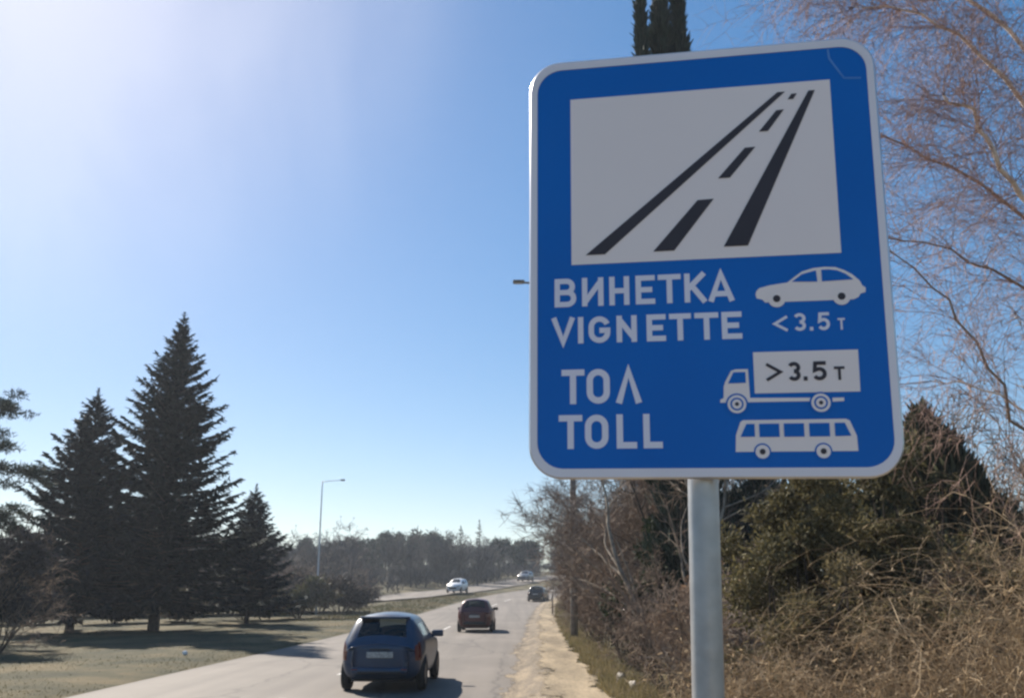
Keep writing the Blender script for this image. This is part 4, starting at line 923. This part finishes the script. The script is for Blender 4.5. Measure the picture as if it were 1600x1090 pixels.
LIMBS = [([(6.1, 8.33, 4.0), (5.4, 8.0, 4.7), (4.75, 7.7, 5.45), (4.40, 7.5, 5.78), (4.28, 7.45, 6.2), (4.0, 7.4, 6.34)], .036, .013, 'w'),
         ([(6.15, 8.3, 2.4), (5.1, 8.0, 2.75), (4.30, 7.6, 3.35), (4.02, 7.5, 4.0), (3.7, 7.4, 4.5), (3.15, 7.3, 4.85)], .022, .005, 'd'),
         ([(6.12, 8.35, 3.4), (5.2, 7.8, 4.2), (4.5, 7.6, 4.55), (3.9, 7.5, 4.85), (3.2, 7.4, 4.95)], .022, .005, 'd'),
         ([(6.1, 8.33, 5.6), (5.2, 8.1, 6.7), (4.5, 7.9, 7.3), (3.9, 7.8, 7.6), (3.4, 7.7, 7.5)], .03, .006, 'w'),
         ([(6.07, 8.33, 6.4), (5.3, 8.3, 7.6), (4.6, 8.2, 8.3), (3.8, 8.1, 8.5), (3.2, 8.0, 8.2)], .028, .006, 'w'),
         ([(6.1, 8.35, 4.8), (5.3, 8.5, 5.6), (4.6, 8.6, 6.2), (4.0, 8.7, 6.6), (3.3, 8.7, 6.7)], .024, .005, 'd'),
         ([(6.1, 8.35, 5.2), (6.0, 7.6, 6.2), (5.6, 7.0, 7.0), (5.0, 6.6, 7.4)], .024, .006, 'd'),
         ([(6.1, 8.35, 3.0), (5.3, 8.3, 3.2), (4.6, 8.0, 3.55), (4.1, 7.9, 3.7), (3.75, 7.8, 3.72)], .018, .005, 'w')]
prmB = dict(step=[.10, .09, .08], kids=[6, 5, 0], up=[-.035, -.05, -.06], wob=[.13, .15, .17], ang=(.35, 1.1), ratio=(.40, .66), rmin=.0019, bare=.12)
white, dark = [], []
for li, (pts, r0, r1, kd) in enumerate(LIMBS):
    P = [Vector(p) for p in pts]; fine = []
    for i in range(len(P) - 1):
        for u in (0, .34, .67):
            fine.append(P[i].lerp(P[i + 1], u) + Vector((q.gauss(0, .025), q.gauss(0, .025), q.gauss(0, .025))))
    fine.append(P[-1]); nl = len(fine); link('limb', tube_path([tuple(to_l(p)) for p in fine], np.linspace(r0, r1, nl), 7), 'birch_bark' if kd == 'w' else 'twig_brown', birch, True)
    for i in range(2, len(fine)):
        for _ in range(2 if li in (1, 7) else 4 if li == 2 else 8):
            d = (fine[i] - fine[i - 1]).normalized() + Vector((q.gauss(0, .8) - .15, q.gauss(0, .7), q.gauss(0, .7)))
            sg = []; grow(sg, to_l(fine[i]), d.normalized(), q.uniform(.5, 1.3), .0040, 0, prmB, q, 400); twig += [s_[:8] for s_ in sg]
tw = np.array(twig); link('twigs', poly_mesh('twigs', *tubes(tw, 3)), 'twig_red', birch)
# catkins / old seed cones
qq = np.random.default_rng(9); pick = tw[qq.choice(len(tw), 900)]; C_ = pick[:, 3:6]
link('catkins', poly_mesh('catkins', *blades(C_, np.stack([qq.normal(size=900) * .3, qq.normal(size=900) * .3, -np.ones(900)], 1), qq.normal(size=(900, 3)), qq.uniform(.018, .035, 900), np.full(900, .009), .6)), 'twig_brown', birch)

# ------------------------------------------------------------------ grass and small things
def tufts(name, n, fx, fy, hmin, hmax, m, label, seed, wid=.012, mask=None):
    q = np.random.default_rng(seed); x = fx(q, n); y = fy(q, n)
    if callable(x): pass
    if mask is not None: k = mask(x, y); x, y = x[k], y[k]
    n = len(x); C = np.stack([x, y, zg(x, y) - .01], 1); D = np.stack([q.normal(size=n) * .35, q.normal(size=n) * .35, np.ones(n)], 1)
    V_, F_ = blades(C, D, q.normal(size=(n, 3)), q.uniform(hmin, hmax, n), wid * q.uniform(.6, 1.6, n), .1)
    return tag(link(name, poly_mesh(name, V_, F_), m), label, 'grass', kind='stuff')
def right_strip(q, n): return None
yv = np.random.default_rng(1)
n_ = 34000; yR = 10 + 105 * yv.random(n_) ** 1.5; cl = np.sin(yR * 1.7) * .25 + np.sin(yR * 4.1) * .12
xR_ = xr(yR) + 1.62 + np.abs(yv.normal(size=n_)) * .45 + cl * .3
tufts('verge_grass', n_, lambda q, n: xR_, lambda q, n: yR, .06, .26, 'green_grass', 'green and dry grass along the foot of the hedge', 12, .02)
n_ = 60000; yL = 14 + 62 * yv.random(n_) ** 1.2; xL_ = xl(yL) - .15 - 26 * yv.random(n_) ** 1.4
tufts('lawn_grass', n_, lambda q, n: xL_, lambda q, n: yL, .015, .045, 'grass', 'short dry grass of the left verge', 13, .03, mask=lambda x, y: np.sin(x * .9 + y * .3) + np.sin(y * .7 - x * .2) + yv.normal(size=len(x)) * .8 > -.4)
n_ = 9000; yM = 60 + 50 * yv.random(n_); xM = xl(yM) - .3 - 6 * yv.random(n_)
tufts('median_grass', n_, lambda q, n: xM, lambda q, n: yM, .05, .2, 'grass', 'dry grass on the strip between the carriageways', 14, .05, mask=lambda x, y: y < np.array([opp_y(a) for a in x]) - 4.5)
def rock(loc, s, seed, label):
    bm = bmesh.new(); bmesh.ops.create_icosphere(bm, subdivisions=2, radius=1); q_ = random.Random(seed)
    for v in bm.verts:
        v.co = Vector((v.co.x * s[0], v.co.y * s[1], v.co.z * s[2])) * (1 + .18 * math.sin(v.co.x * 5 + seed) * math.cos(v.co.y * 4 + v.co.z * 3) + q_.uniform(-.07, .07))
    o_ = bm_obj('stone', bm, 'stone', None, False); o_.location = (loc[0], loc[1], float(zg(*loc)) + s[2] * .5); tag(o_, label, 'stone', 'stones at the hedge foot')
rock((2.22, 19.3), (.11, .16, .13), 1, 'pale stone at the hedge foot, the farther of two')
rock((2.28, 17.95), (.08, .22, .10), 2, 'pale elongated stone at the hedge foot at the bottom edge')
bm = bmesh.new(); bmesh.ops.create_icosphere(bm, subdivisions=1, radius=.1)
for v in bm.verts: v.co *= rng.uniform(.7, 1.25)
o = bm_obj('crumpled_paper', bm, 'litter', None, False); o.location = (-9.9, 28.6, float(zg(-9.9, 28.6)) + .07); tag(o, 'scrap of white paper lying on the left verge', 'litter')
# thin marker post at the bend
t = link('marker_post', tube_path([(0, 0, -.1), (0, 0, .6), (.01, 0, 1.45), (.01, 0, 1.5)], [.05, .05, .048, .03], 8), 'bark', None, True)
t.location = (2.95, 68, float(zg(2.95, 68))); tag(t, 'thin dark marker post beside the path near the bend', 'post')

# ------------------------------------------------------------------ haze
bm = bmesh.new(); box_bm(bm, -385, 385, -45, 565, -1.3, 24.0)
hz = bm_obj('haze', bm, None, None, False); tag(hz, 'thin bluish haze in the air over the whole place', 'haze', kind='stuff')
hm = bpy.data.materials.new('haze_air'); hm.use_nodes = True; n = hm.node_tree.nodes; n.remove(n['Principled BSDF'])
pv = n.new('ShaderNodeVolumePrincipled'); pv.inputs['Color'].default_value = (.80, .88, 1.0, 1); pv.inputs['Density'].default_value = .00045; pv.inputs['Anisotropy'].default_value = .35
hm.node_tree.links.new(pv.outputs[0], n['Material Output'].inputs['Volume']); hz.data.materials.append(hm)
